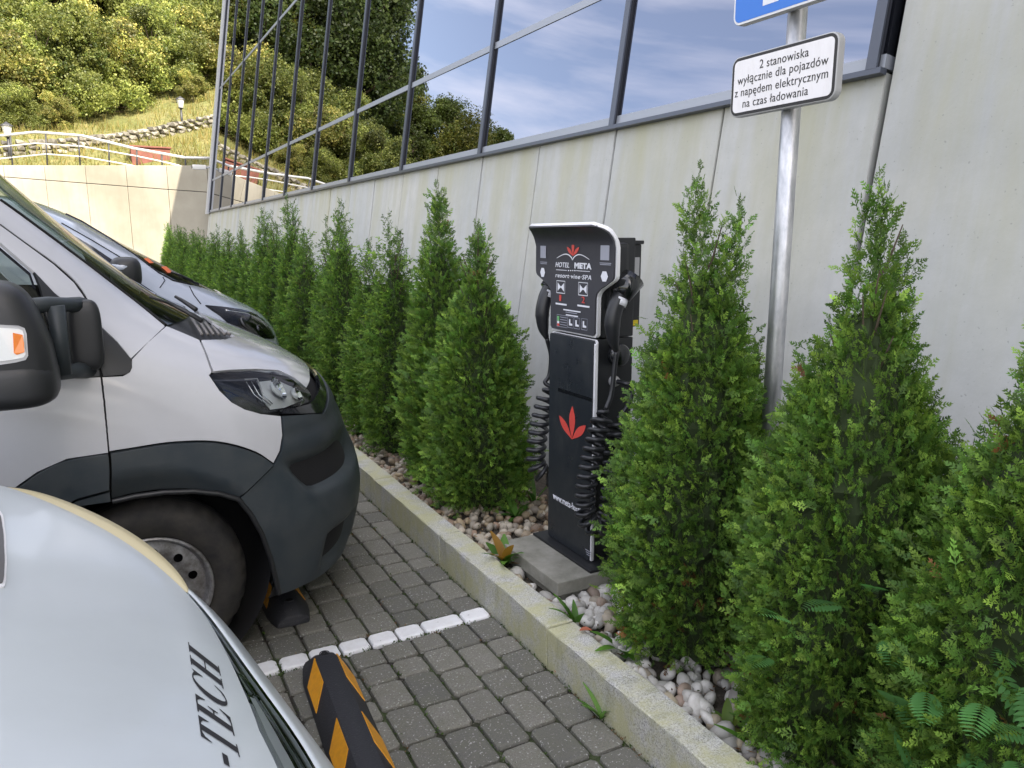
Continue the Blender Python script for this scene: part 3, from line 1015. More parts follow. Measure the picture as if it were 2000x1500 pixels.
panel('mirror_triangle', S1, tri, 'black_plastic', dr, .004)
panel('fender_triangle', S1, PX(S1, [(196, 640), (228, 670), (252, 698), (257, 706), (256, 720), (250, 729), (238, 732), (202, 735)]), 'black_plastic', van, .003)
gls = PX(S1, [(-60, 432), (0, 478), (62, 531), (96, 640), (96, 737), (0, 739)]) + [(-1.55, 1.18), (-1.55, 1.80)]
panel('side_window', S1, gls, 'car_glass', dr, -.008)
dclad = PX(S1, S2P([(211, 886), (130, 899.5), (74, 925), (38, 951)])) + [(-1.6, .77), (-1.6, .5)] + PX(S1, [(100, 1000), (150, 972), (213, 955)])
panel('door_cladding', S1, dclad, 'dark_plastic', dr, .012, .03)
panel('sill_panel', S1, PX(S1, [(214, 961), (152, 978), (102, 1006), (104, 1015), (150, 988), (216, 979)]), 'dark_plastic', van, .006, .03)
seam('door_gap', S1, PX(S1, S2P([(-60, 394), (0, 438), (55, 478), (105.5, 514.5), (146, 550.5), (170, 585), (182, 613), (190.5, 680), (198, 737), (204, 790), (212.5, 884)])), .0045, 'gap_black', van, -.004)
# rear part of the side, mostly out of the picture
panel('cargo_side', S1, [(-4, .45), (-1.62, .45), (-1.62, 2.28), (-4, 2.28)], 'white_paint', van, 0, .02, .25)
panel('cab_roof_side', S1, PX(S1, [(-60, 340)]) + [(-.5, 2.28), (-1.6, 2.28), (-1.6, 1.84)] + PX(S1, [(-60, 392)]), 'white_paint', van, 0, .02, .15)
far = [(2 * UC + .02, .3), (2 * UC + 4, .3), (2 * UC + 4, 2.28), (2 * UC + .02, 2.28)]
panel('far_side', S1, far, 'white_paint', van, 0, .02, .3)
rf = [Vector((V1O[0] - .80, V1O[1] - .84, 2.3)), Vector((V1O[0] - .80 - .0, V1O[1] + .84, 2.3)), Vector((V1O[0] - 5, V1O[1] + .84, 2.33)), Vector((V1O[0] - 5, V1O[1] - .84, 2.33))]
ob('roof', mesh_py('roof', rf, [(0, 1, 2, 3)], MT['white_paint']), van)

# windscreen, cowl, bonnet
wl_ = PX(S1, [(325, 633), (274, 592), (179, 519), (115, 471), (39, 415), (0, 388), (-60, 338)])
wtop = [(wl_[-1][0] + .02, 2.24)]
wbase = [(w_[0], w_[1]) for w_ in PX(S1, [(325, 633)])]
zb = 1.375
scr = wl_ + wtop + mirror_u(wl_ + wtop)
scr = smooth2(wl_) + wtop + mirror_u(smooth2(wl_) + wtop)
ws = panel('windscreen', S1, scr, 'car_glass', van, -.006, .01, .08)
seam('windscreen_seal', S1, smooth2(PX(S1, [(324, 635), (274, 595), (179, 521.5), (115, 473.5), (39, 417.5), (0, 390)])), .006, 'gap_black', ws)
cown = PX(S1, [(330, 638), (352, 645), (390, 660), (438, 659), (456, 655)])
cowl = cown + [(.95, 1.245), (UC, 1.262)]
cowl_top = PX(S1, [(330, 634)]) + [(.55, 1.355), (.8, 1.385), (UC, 1.40)]
cpoly = cowl + mirror_u(cowl)[1:] + mirror_u(cowl_top)[::1] if False else cowl + [(UC, 1.40), (.8, 1.385), (.55, 1.36)]
cw = panel('cowl', S1, cpoly, 'black_plastic', van, -.012)
for k in range(6):
    a = k / 5
    p0 = (375 + 55 * a, 619 + 26 * a); p1 = (398 + 52 * a, 656 + 1 * a)
    seam('cowl_slat', S1, PX(S1, [(400 + 3 * a - 22 + 8 * k * .9, 622 + 7.0 * k * .9), (398 + 9.5 * k, 655 + .3 * k)]) if False else PX(S1, [(372 + 14 * k, 620 + 6.2 * k), (394 + 11 * k, 655)]), .0065, 'slat_grey', cw, .004)
hoodn = PX(S1, [(393, 665), (404, 690), (417, 725), (450, 722), (500, 720), (545, 723), (575, 737), (598, 757)])
hoodc = [(.80, 1.02), (UC, 1.03)]
hr_ = PX(S1, [(396, 664), (440, 663), (459, 657)])
hoodb = hr_ + [(.95, 1.238), (UC, 1.255)]
hp = hoodn + hoodc + mirror_u(hoodn + hoodc[:1]) + mirror_u(hoodb)[::-1][::-1]
hp = hoodn + hoodc + [(2 * UC - u, z) for u, z in reversed(hoodn + hoodc[:1])] + [(2 * UC - u, z) for u, z in hoodb] + [(u, z) for u, z in reversed(hoodb[:-1])]
panel('bonnet', S1, hp, 'white_paint', van)
# wipers
def wiper(S, pts, parent, lift=.03):
    q = [S.P(*S.px(*p)) + S.N(*S.px(*p)) * lift for p in pts]
    w_ = tube('wiper', q, [.010, .008, .006, .005][:len(q)] + [.005] * max(0, len(q) - 4), MT['black_plastic'], parent)
    return w_
wiper(S1, [(388, 640), (350, 618), (320, 604), (285, 592)], van)
wiper(S1, [(372, 626), (345, 608), (331, 600)], van, .05)
# headlamp
hl = smooth2([S1.px(*p) for p in [(407, 733), (430, 729), (500, 725), (545, 727), (578, 742), (600, 762), (607, 776), (598, 787), (565, 797), (520, 806), (482, 799), (446, 777), (407, 733)]], 4)[:-1]
lamp = panel('headlamp', S1, hl, 'gloss_black', van, -.030, .01)
panel('lamp_lens', S1, hl, 'thin_glass', lamp, .002, .012)
def bowl(S, px_, r, parent, dep=.03, mat='chrome'):
    u, z = S.px(*px_)
    c = S.P(u, z) - S.N(u, z) * dep
    n = (S.N(u, z) + Vector((.6, 0, 0))).normalized()
    V, F = lathe_data([(r * 1.08, .004), (r, .0), (r * .8, -.012), (r * .45, -.02), (.002, -.022)], 28)
    M_ = Matrix.Translation(c) @ n.to_track_quat('Z', 'Y').to_matrix().to_4x4()
    o = ob('reflector', mesh_py('reflector', [M_ @ Vector(v) for v in V], F, MT[mat], True), parent)
    return o
panel('lamp_inner', S1, PX(S1, [(512, 737), (545, 733), (578, 748), (598, 768), (600, 776), (565, 792), (536, 797), (520, 775)]), 'lamp_inner', lamp, -.024, .004)
bowl(S1, (545, 757), .045, lamp, .004)
bowl(S1, (583, 768), .030, lamp, .004)
for k in range(3):
    a = k / 2
    seam('running_light', S1, PX(S1, [(484 + 10 * k, 742 - 1 * k), (500 + 9 * k, 768), (522 + 7 * k, 787)]), .0022, 'chrome', lamp, -.012)
seam('lamp_trim', S1, PX(S1, [(480, 738), (505, 736), (518, 775), (532, 790)]), .003, 'sign_grey', lamp, -.01)
# strip between lamp and bumper, and upper grille
strip = PX(S1, [(551, 808), (551, 800), (575, 797), (604, 789), (612, 781)]) + [(.86, .99), (UC, 1.0), (UC, .975), (.86, .965)] + PX(S1, [(628, 806)])
panel('grille_strip', S1, strip, 'gloss_black', van, .002, .02)
# bumper
bn = PX(S1, [(551, 813), (554, 850), (549, 881), (537, 906), (502, 941), (467, 974), (490, 1003), (512, 1042), (528, 1088), (538, 1130), (545, 1160)])
top = [(UC, .965), (.9, .96)] + PX(S1, [(630, 809), (600, 810)])
botn = PX(S1, [(575, 1149), (610, 1132)])
bp = bn + botn + [(.75, .225), (UC, .22)] + mirror_u(botn + [(.75, .225)]) + mirror_u(bn) + [(2 * UC - u, z) for u, z in reversed(top[1:])] + top
STEP = S1.px(640, 918); FOG = S1.px(655, 1062)
def bshape(u, z):
    a = u if u <= UC else 2 * UC - u
    g = .014 * math.exp(-((z - .52) / .10) ** 2) * min(1, max(0, (a - .1) / .25))         # protruding rubbing ledge
    g -= .006 * math.exp(-((z - .86) / .015) ** 2) * min(1, max(0, (a - .05) / .1))
    zc = z - STEP[1]; ac = a - STEP[0]
    k = 1 / (1 + math.exp(-(zc + .045) / .006)) * math.exp(-max(0, zc / .075) ** 3) * 1 / (1 + math.exp(-(ac + .13 + zc * .5) / .012)) * (1 - min(1, max(0, (ac - .2) / .2)))
    g -= .085 * k
    k2 = math.exp(-((z - FOG[1]) / .075) ** 6) / (1 + math.exp(-(a - FOG[0] + .06) / .01)) * math.exp(-max(0, (a - FOG[0] - .1) / .1) ** 4)
    g -= .06 * k2
    return g + .006
bpo = panel('bumper', S1, bp, 'dark_plastic', van, .0, .03, .022, bshape)
seam('wheel_arch_lip', S1, smooth2(PX(S1, [(219, 979), (262, 969), (320, 961), (380, 959), (430, 964), (466, 975), (490, 1004), (512, 1043), (528, 1089), (538, 1131), (544, 1159)]), 3), .010, 'black_plastic', van, .004)
panel('lower_grille', S1, [(.98, .33), (2 * UC - .98, .33), (2 * UC - 1.0, .47), (1.0, .47)], 'gloss_black', van, .012, .02)
make_wheel('van', (WX, 2.862, WZ - .002), van)
far_w = make_wheel('van', (WX, 2 * 3.83 - 2.862, WZ - .002), van, side=1)
make_wheel('van', (WX - 3.45, 2.862, WZ - .002), van)
# mirror on its two arms
mir = bpy.data.objects.new('mirror', None); _link(mir, van); mir.matrix_parent_inverse = van.matrix_basis.inverted(); mir.location = (-.19, 2.55, 1.3); WP.add('mirror')
mir_w = Matrix.Translation((-.19, 2.55, 1.3))
def mlink(o):
    o.parent = mir; o.matrix_parent_inverse = mir_w.inverted(); return o
def superell(name, c, r, e, mat, n=20, m=28, shape=None):
    V, F = [], []
    f = lambda v, p: math.copysign(abs(v) ** p, v)
    for i in range(n + 1):
        th = -math.pi / 2 + math.pi * i / n
        for k in range(m):
            ph = 2 * math.pi * k / m
            p = Vector((r[0] * f(math.cos(th), e) * f(math.cos(ph), e), r[1] * f(math.cos(th), e) * f(math.sin(ph), e), r[2] * f(math.sin(th), e)))
            if shape: p = shape(p)
            V.append(Vector(c) + p)
    for i in range(n):
        for k in range(m):
            F.append((i * m + k, i * m + (k + 1) % m, (i + 1) * m + (k + 1) % m, (i + 1) * m + k))
    return ob(name, mesh_py(name, V, F, mat, True))
MC = Vector((-.255, 2.56, 1.302))
def mshape(p):
    t = p.z / .165
    p = p.copy()
    p.x *= 1 - .16 * max(0, t); p.x -= .02 * t
    p.y *= 1 - .12 * abs(t)
    return p
mlink(superell('housing', MC, (.128, .125, .182), .52, MT['black_plastic'], shape=mshape))
mlink(superell('housing_base', MC + Vector((.005, 0, -.105)), (.134, .130, .075), .6, MT['black_plastic']))
for z_, rr in ((1.40, .022), (1.19, .024)):
    mlink(tube('arm', [MC + Vector((.06, .05, z_ - MC.z)), Vector((-.13, 2.66, z_ + .005)), Vector((-.085, 2.74, z_ - .005)), Vector((-.05, 2.82, z_ - .015))], [rr + .004, rr, rr, rr + .006], MT['dark_plastic'], None, 10))
mlink(tube('arm_post', [Vector((-.112, 2.655, 1.19)), Vector((-.112, 2.655, 1.40))], .024, MT['dark_plastic'], None, 10))
mlink(superell('mirror_foot', Vector((-.045, 2.80, 1.29)), (.05, .03, .115), .5, MT['black_plastic']))
def patch_on(name, pts, lift, mat):
    """flat lens laid on the -Y / +X facing side of the mirror housing"""
    return None
lens_pts = [(-30, 640), (-4, 634), (36, 636), (48, 641), (52, 652), (55, 695), (50, 703), (30, 708), (-4, 713), (-30, 714)]
dgm = None
mo = [o for o in mir.children if o.name.startswith('housing')][0]
hb = BVHTree.FromPolygons([tuple(v.co) for v in mo.data.vertices], [tuple(p.vertices) for p in mo.data.polygons])
def drape(name, pts, lift, mat, th=.012):
    V = []
    for p in pts:
        h = hb.ray_cast(CAM, ray(*p))
        q = h[0] if h[0] else on_y(p[0], p[1], 2.44)
        V.append(q)
    c = sum(V, Vector()) / len(V)
    nn = (CAM - c).normalized()
    W1 = [v + nn * lift for v in V]; W0 = [v - nn * .02 for v in V]
    n = len(V)
    F = [tuple(range(n))] + [(i, n + i, n + (i + 1) % n, (i + 1) % n) for i in range(n)]
    me = mesh_py(name, W1 + W0, F, mat)
    bm = bmesh.new(); bm.from_mesh(me); bmesh.ops.recalc_face_normals(bm, faces=bm.faces); bm.to_mesh(me); bm.free()
    return mlink(ob(name, me))
drape('indicator_frame', lens_pts, .004, MT['sign_grey'])
drape('indicator_lens', [(-28, 645), (-4, 640), (36, 642), (44, 646), (47, 655), (50, 692), (46, 698), (28, 702), (-4, 706), (-28, 708)], .006, MT['clear_lens'])
drape('indicator_amber', [(25, 650), (44, 654), (47, 670), (48, 688), (33, 693), (27, 690)], .0085, MT['amber_lens'])
# cab interior: dashboard, seats, wheel
box('dashboard', (-.75, 2.95, .85), (.12, 4.7, 1.28), MT['black_plastic'], van, .04)
for yv in (3.05, 3.75, 4.2):
    box('seat', (-1.55, yv, .75), (-1.05, yv + .5, 1.75), MT['gap_black'], van, .06)
box('bulkhead', (-1.70, 2.9, .5), (-1.66, 4.76, 2.2), MT['dark_plastic'], van)

# ------------------------------------------------------------------ second, lower van behind it
V2O = (.41, 6.55)
S2 = Surf(*V2O,
    ([.2, .35, .55, .75, .88, .97, 1.04, 1.1, 1.2, 1.3, 1.4, 1.6, 1.8, 1.86, 1.92], [.84, .88, .90, .87, .83, .77, .69, .58, .41, .23, .06, -.27, -.60, -.78, -1.5]),
    ([.2, .9, 1.2, 1.45, 1.92], [.93, .95, .94, .92, .74]),
    ([.2, 1.0, 1.2, 1.45, 1.92], [.75, .75, .7, .5, .4]),
    ([.2, 1.0, 1.45, 1.92], [2.4, 2.4, 2.5, 2.8]), .2, 1.92)
van2 = thing('van', (.41, 6.55, 0), 'bluish white low-roofed van behind the large white van with orange windscreen stickers', 'van', 'vans parked facing the kerb')
inner_shell(S2, van2, .03, None, 1.3)
# body in one skin up to the screen, then screen and roof as panels
def side_panels(S, parent, P, paint='silver_white_paint'):
    body = [(-4, .25), (UC, .25), (UC, P['hood_c'])] + P['hood_rear'] + P['screen_edge'] + [(P['screen_edge'][-1][0] - .0, S.zs[-1]), (-4, S.zs[-1])]
    panel('body_side', S, body, paint, parent, 0, .012, .06)
E2 = PX(S2, [(372, 556), (338, 548), (310, 533), (262, 497), (210, 463), (160, 433), (128, 418)])
scr2 = smooth2(E2)
body = [(-4, .25), (UC, .25), (UC, 1.185), (.95, 1.175)] + scr2 + [(scr2[-1][0] - .01, 1.90), (-4, 1.90)]
panel('body_shell', S2, body, paint := 'silver_white_paint', van2, 0, .012, .05)
panel('far_side', S2, [(2 * UC - u, z) for u, z in reversed(body)], 'silver_white_paint', van2, 0, .012, .12)
sc2 = [(UC, 1.20), (.95, 1.19)] + [(u + .012, z) for u, z in scr2] + [(scr2[-1][0] + .01, 1.845), (UC, 1.85)]
wsc = panel('windscreen', S2, sc2, 'car_glass', van2, -.006, .01, .06)
panel('windscreen_far', S2, [(2 * UC - u, z) for u, z in reversed(sc2)], 'car_glass', van2, -.006, .01, .1)
panel('roof_front', S2, [(scr2[-1][0] + .01, 1.855), (2 * UC - scr2[-1][0] - .01, 1.855), (2 * UC - scr2[-1][0], 1.915), (scr2[-1][0], 1.915)], 'silver_white_paint', van2, 0, .01, .06)
seam('windscreen_trim', S2, [(u, z) for u, z in scr2], .008, 'gap_black', wsc, .0)
seam('hood_seam', S2, PX(S2, [(370, 560), (378, 576), (392, 594)]), .0035, 'gap_black', van2, .002)
seam('fender_seam', S2, PX(S2, [(318, 542), (322, 548), (312, 562)]), .003, 'gap_black', van2, .002)
seam('door_seam', S2, smooth2(PX(S2, [(120, 436), (180, 470), (230, 500), (262, 520), (272, 532)])), .0035, 'gap_black', van2, .002)
side_w = PX(S2, [(140, 458), (180, 482), (222, 510), (262, 546), (310, 577), (362, 600), (360, 606), (300, 602), (230, 590), (140, 560)])
panel('side_window', S2, side_w, 'gloss_black', van2, .004)
hl2 = smooth2([S2.px(*p) for p in [(400, 597), (440, 601), (480, 608), (510, 622), (528, 642), (534, 660), (520, 662), (492, 658), (450, 636), (400, 597)]], 4)[:-1]
lamp2 = panel('headlamp', S2, hl2, 'gloss_black', van2, .003)
panel('lamp_lens', S2, hl2, 'thin_glass', lamp2, .008, .008)
bowl(S2, (478, 630), .05, lamp2, -.003, 'sign_grey'); bowl(S2, (508, 643), .035, lamp2, -.003, 'chrome')
seam('lamp_chrome', S2, PX(S2, [(440, 607), (480, 613), (508, 626), (524, 645)]), .004, 'chrome', lamp2, .005)
for q in ([(281, 505), (288, 503), (300, 514), (292, 514)], [(315, 521), (324, 520), (337, 532), (328, 533)]):
    panel('windscreen_sticker', S2, PX(S2, q), 'sun_sticker', wsc, .001, .002, .03)
wiper(S2, [(372, 556), (350, 545), (330, 538)], van2)
wiper(S2, [(385, 560), (362, 550), (345, 543)], van2, .02)
o = superell('mirror', on_y(246, 533, 5.42), (.09, .11, .10), .6, MT['black_plastic']); o.parent = van2; o.matrix_parent_inverse = van2.matrix_basis.inverted()
o2 = superell('mirror_cap', on_y(238, 522, 5.41), (.075, .10, .035), .7, MT['silver_white_paint']); o2.parent = o
tube('mirror_arm', [on_y(252, 548, 5.45), on_y(268, 562, 5.62)], .025, MT['black_plastic'], van2)
box('dashboard', (-.5, 5.8, .8), (.42, 7.3, 1.12), MT['black_plastic'], van2, .04)
box('seat', (-1.1, 5.9, .7), (-.8, 6.4, 1.5), MT['gap_black'], van2, .05)
box('bulkhead', (-1.25, 5.75, .4), (-1.2, 7.35, 1.75), MT['gap_black'], van2)
for xx in (V2O[0], V2O[0] - 3.0):
    make_wheel('van2', (xx, 5.66, .33), van2, .33, .2)

def copy_van(src, dx, dy, label):
    e = thing('van', (src.location.x + dx, src.location.y + dy, 0), label, 'van', 'vans parked facing the kerb')
    def rec(o, parent, top):
        c = o.copy(); COL.objects.link(c); c.parent = parent
        if top: c.matrix_parent_inverse = src.matrix_basis.inverted()
        for ch in o.children: rec(ch, c, False)
    for ch in list(src.children):
        if ch.name.split('.')[0] in ('wheel', 'windscreen_far', 'dashboard', 'seat', 'bulkhead'): continue
        rec(ch, e, True)
    return e
copy_van(van2, -.42, 2.75, 'third vehicle of the row, only its nose showing past the low-roofed van')
copy_van(van2, -.30, 5.5, 'farthest vehicle of the row, a sliver of bonnet beside the hedge')
# ------------------------------------------------------------------ the pale car whose bonnet fills the lower left
class HoodSurf:
    """t runs along the bonnet's outer edge from the near side round the nose to the far side, k from that edge (0) to the rear of the bonnet (1)"""
    EDGE = [(.10, .42, .80), (.19, .60, .765), (.245, .85, .745), (.25, 1.13, .742), (.212, 1.37, .745), (.180, 1.59, .747), (.140, 1.85, .755), (.004, 2.05, .862), (-.185, 2.20, .955), (-.275, 2.265, .983), (-.55, 2.33, 1.035)]
    REAR = [(-.98, .50, 1.10), (-1.0, .70, 1.13), (-1.02, .95, 1.145), (-1.02, 1.2, 1.15), (-1.02, 1.4, 1.15), (-1.01, 1.6, 1.145), (-1.0, 1.8, 1.135), (-.98, 1.95, 1.12), (-.97, 2.05, 1.11), (-.96, 2.12, 1.10), (-.95, 2.18, 1.09)]
    def __init__(s):
        s.E = [Vector(p) for p in s.EDGE]; s.R = [Vector(p) for p in s.REAR]
        s.n = len(s.E) - 1
        us = [i / 100 for i in range(101)]; ks = [i / 60 for i in range(61)]
        s.us, s.zs = us, ks
        V = [s.P(u, k) for k in ks for u in us]
        s.F = [(j * 101 + i, j * 101 + i + 1, (j + 1) * 101 + i + 1, (j + 1) * 101 + i) for j in range(60) for i in range(100)]
        s.bvh = BVHTree.FromPolygons(V, s.F)
    def _c(s, C, t):
        t = max(0, min(1, t)) * s.n; i = min(int(t), s.n - 1); f = t - i
        g = lambda k: C[k] if 0 <= k <= s.n else (C[0] * 2 - C[1] if k < 0 else C[s.n] * 2 - C[s.n - 1])
        # uniform cubic B-spline: smooth curvature, so the paint reflects cleanly
        a_, b_, c_, d_ = g(i - 1), g(i), g(i + 1), g(i + 2)
        return (a_ * (1 - f) ** 3 + b_ * (3 * f ** 3 - 6 * f * f + 4) + c_ * (-3 * f ** 3 + 3 * f * f + 3 * f + 1) + d_ * f ** 3) / 6
    def P(s, t, k):
        a, b = s._c(s.E, t), s._c(s.R, t)
        p = a.lerp(b, k)
        L = (b - a).length
        p.z += (.26 * (1 - (1 - min(1, max(0, k)) ) ** 1.0) * (1 - min(1, max(0, k)))) * L * .62 + .012 * (1 - math.exp(-max(0, k) / .03))
        return p
    def N(s, t, k):
        e, e2 = .012, .012
        a = s.P(t + e, k) - s.P(t - e, k); b = s.P(t, k + e2) - s.P(t, k - e2)
        v = a.cross(b); v.normalize()
        return v if v.z > 0 else -v
    px = Surf.px
HS = HoodSurf()
car = thing('parked_car', (-.6, 1.35, 0), 'pale car close in the foreground with dark italic lettering on its bonnet', 'car')
def kin(t):
    a = max(0, min(1, (.60 - t) / .27)); return .004 + .046 * a ** 1.5
_tl = [i / 60 for i in range(61)]
panel('bonnet', HS, [(t, kin(t)) for t in _tl] + [(1.0, 1.0), (0.0, 1.0)], 'hood_paint', car, 0, .02, .016)

def offs(t, dz, out):
    """a point below and outside the bonnet edge"""
    a = HS._c(HS.E, t); b = HS._c(HS.E, min(1, t + .01)); c = HS._c(HS.E, max(0, t - .01))
    d = b - c; d.z = 0; d.normalize()
    n = Vector((d.y, -d.x, 0))
    if n.dot(Vector((-.6, 1.35, 0)) - Vector((a.x, a.y, 0))) > 0: n = -n
    return a + n * out + Vector((0, 0, dz))
def strip_part(name, t0, t1, prof, mat, n=60, taper=None):
    V, F = [], []
    m = len(prof)
    for i in range(n + 1):
        t = t0 + (t1 - t0) * i / n
        f = taper(i / n) if taper else 1
        for out, dz in prof: V.append(offs(t, dz * f, out * f))
    for i in range(n):
        for j in range(m - 1):
            F.append((i * m + j, (i + 1) * m + j, (i + 1) * m + j + 1, i * m + j + 1))
    me = mesh_py(name, V, F, MT[mat], True)
    bm = bmesh.new(); bm.from_mesh(me); bmesh.ops.recalc_face_normals(bm, faces=bm.faces); bm.to_mesh(me); bm.free()
    return ob(name, me, car)
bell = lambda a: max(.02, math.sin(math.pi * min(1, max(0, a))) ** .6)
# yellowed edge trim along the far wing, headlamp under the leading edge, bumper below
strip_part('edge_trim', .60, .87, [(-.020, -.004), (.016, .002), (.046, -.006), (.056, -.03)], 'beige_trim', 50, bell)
strip_part('far_wing', .60, 1.0, [(.0, -.02), (.040, -.06), (.06, -.2), (.06, -.5)], 'hood_paint', 40)
EOF_MARK = 0
def kband(t0, t1, f0, f1, n=24):
    ts_ = [t0 + (t1 - t0) * i / n for i in range(n + 1)]
    return [(t, -.002 + (kin(t) - .003 + .002) * f0) for t in ts_] + [(t, -.002 + (kin(t) - .003 + .002) * f1) for t in reversed(ts_)]
hlp = panel('headlamp', HS, kband(.10, .60, 0, 1), 'gloss_black', car, -.016, .01, .008)
for nm, t0, t1, f0, f1, o_, m_ in (('lamp_chrome', .12, .46, .80, .98, -.006, 'chrome'), ('lamp_chrome', .405, .44, .30, .80, -.008, 'chrome'), ('lamp_reflector', .30, .40, .40, .78, -.012, 'lamp_inner'), ('lamp_reflector', .14, .29, .35, .78, -.012, 'lamp_inner'), ('lamp_rib', .12, .56, .24, .30, -.007, 'chrome'), ('lamp_reflector', .445, .54, .45, .85, -.010, 'sign_grey')):
    o = panel(nm, HS, kband(t0, t1, f0, f1), m_, car, o_, .004, .008); o.parent = hlp; o.matrix_parent_inverse = Matrix()
o = panel('lamp_lens', HS, kband(.10, .60, 0, 1), 'thin_glass', car, .0, .006, .008); o.parent = hlp; o.matrix_parent_inverse = Matrix()
strip_part('bumper', .0, .66, [(-.004, -.012), (.006, -.002), (.018, -.012), (.05, -.055), (.072, -.10), (.07, -.3), (.03, -.5)], 'hood_paint', 70)
# hatch in the bonnet with a pale rim, at the left edge of the picture
htp = smooth2([HS.px(*p) for p in [(-70, 985), (-30, 992), (0, 1000), (8, 1030), (11, 1070), (12, 1110), (9, 1144), (0, 1149), (-40, 1150), (-70, 1150)]], 3)
ht = panel('bonnet_hatch', HS, htp, 'white_edge', car, .003, .004, .012)
htq = smooth2([HS.px(*p) for p in [(-70, 990), (-30, 997), (-4, 1006), (3, 1032), (6, 1070), (7, 1108), (5, 1137), (-2, 1143), (-40, 1144), (-70, 1144)]], 3)
o = panel('hatch_cover', HS, htq, 'hatch_dark', car, .006, .004, .012); o.parent = ht; o.matrix_parent_inverse = Matrix()
ht_m = ht
# lettering: slanted serif capitals drawn as polygons in letter units (x right, y up)
def stroke(x0, y0, x1, y1, w): return [(x0, y0), (x0 + w, y0), (x1 + w, y1), (x1, y1)]
SL = .32
def sh(p): return [(x + y * SL, y) for x, y in p]
LET = {
 'T': [[(.28, 0), (.50, 0), (.50, 1), (.28, 1)], [(.16, 0), (.62, 0), (.62, .035), (.16, .035)], [(.0, .955), (.80, .955), (.80, 1), (.0, 1)], [(.0, 1), (.0, .72), (.03, .72), (.10, .88), (.24, .96), (.24, 1)], [(.80, 1), (.80, .72), (.77, .72), (.70, .88), (.54, .96), (.54, 1)]],
 'E': [[(.10, 0), (.32, 0), (.32, 1), (.10, 1)], [(.0, 0), (.70, 0), (.70, .04), (.0, .04)], [(.0, .96), (.66, .96), (.66, 1), (.0, 1)], [(.32, .49), (.50, .49), (.50, .53), (.32, .53)], [(.48, .37), (.51, .37), (.51, .66), (.48, .66), (.42, .52)], [(.70, 0), (.74, .30), (.71, .30), (.62, .12), (.46, .03), (.46, 0)], [(.66, 1), (.68, .72), (.65, .72), (.58, .87), (.44, .97), (.44, 1)]],
 'H': [[(.08, 0), (.29, 0), (.29, 1), (.08, 1)], [(.56, 0), (.77, 0), (.77, 1), (.56, 1)], [(.28, .48), (.57, .48), (.57, .52), (.28, .52)], [(.0, 0), (.37, 0), (.37, .035), (.0, .035)], [(.0, .965), (.37, .965), (.37, 1), (.0, 1)], [(.48, 0), (.85, 0), (.85, .035), (.48, .035)], [(.48, .965), (.85, .965), (.85, 1), (.48, 1)]],
 '-': [[(.0, .36), (.40, .36), (.40, .50), (.0, .50)]]}
def arc(cx, cy, rx, ry, a0, a1, n=14): return [(cx + rx * math.cos(rad(a0 + (a1 - a0) * i / n)), cy + ry * math.sin(rad(a0 + (a1 - a0) * i / n))) for i in range(n + 1)]
LET['C'] = [arc(.42, .5, .42, .52, 52, 308, 26) + list(reversed(arc(.45, .5, .235, .475, 58, 302, 26))), [(.66, .93), (.73, 1.0), (.73, .66), (.70, .66), (.64, .82), (.52, .95)], [(.70, .30), (.73, .30), (.68, .10), (.60, .02), (.50, .02), (.64, .14)]]
p_t0, p_t1 = (463, 1492), (376, 1262)           # foot line of the writing: from the dash to the end of H runs away from the camera
word = [('-', .50, -.12), ('T', .86, .0), ('E', .80, .0), ('C', .80, .0), ('H', .86, .0)]
ctrl = [on for on in ()]
def hood_map(px_a, px_b):
    return None
# two guide lines on the bonnet (pixels): feet and tops of the capitals
TT = [i / 6 for i in range(7)]
TOPS = [(396 - 30 * t, 1468 - 218 * t) for t in TT]
FEET = [(478 - 52 * t - 6 * t * (1 - t), 1518 - 220 * t) for t in TT]
FU = [HS.px(*p) for p in FEET]; TU = [HS.px(*p) for p in TOPS]
def lerp_list(L, t):
    t = max(0, min(.9999, t)) * (len(L) - 1); i = int(t); a, b = L[i], L[i + 1]; f = t - i
    return (a[0] + (b[0] - a[0]) * f, a[1] + (b[1] - a[1]) * f)
total = sum(wd for _, wd, _ in word)
x0 = 0
txt = bpy.data.objects.new('lettering', None); _link(txt, car); txt.matrix_parent_inverse = car.matrix_basis.inverted()
for ch, adv, sh_ in word:
    V, F = [], []
    for poly in LET[ch]:
        bd = densify(poly, .09)
        r = delaunay_2d_cdt([Vector(p) for p in bd], [], [list(range(len(bd)))], 1, 1e-7)
        k = len(V)
        for p in r[0]:
            xx = (x0 + p.x * .92 + p.y * 0) / total
            f, g = lerp_list(FU, xx), lerp_list(TU, xx)
            u = f[0] + (g[0] - f[0]) * p.y; kk = f[1] + (g[1] - f[1]) * p.y
            V.append(HS.P(u, kk) + HS.N(u, kk) * .0012)
        F += [[q + k for q in t] for t in r[2]]
    o = ob('letter', mesh_py('letter', V, F, MT['black_print']), None)
    o.parent = txt
    x0 += adv
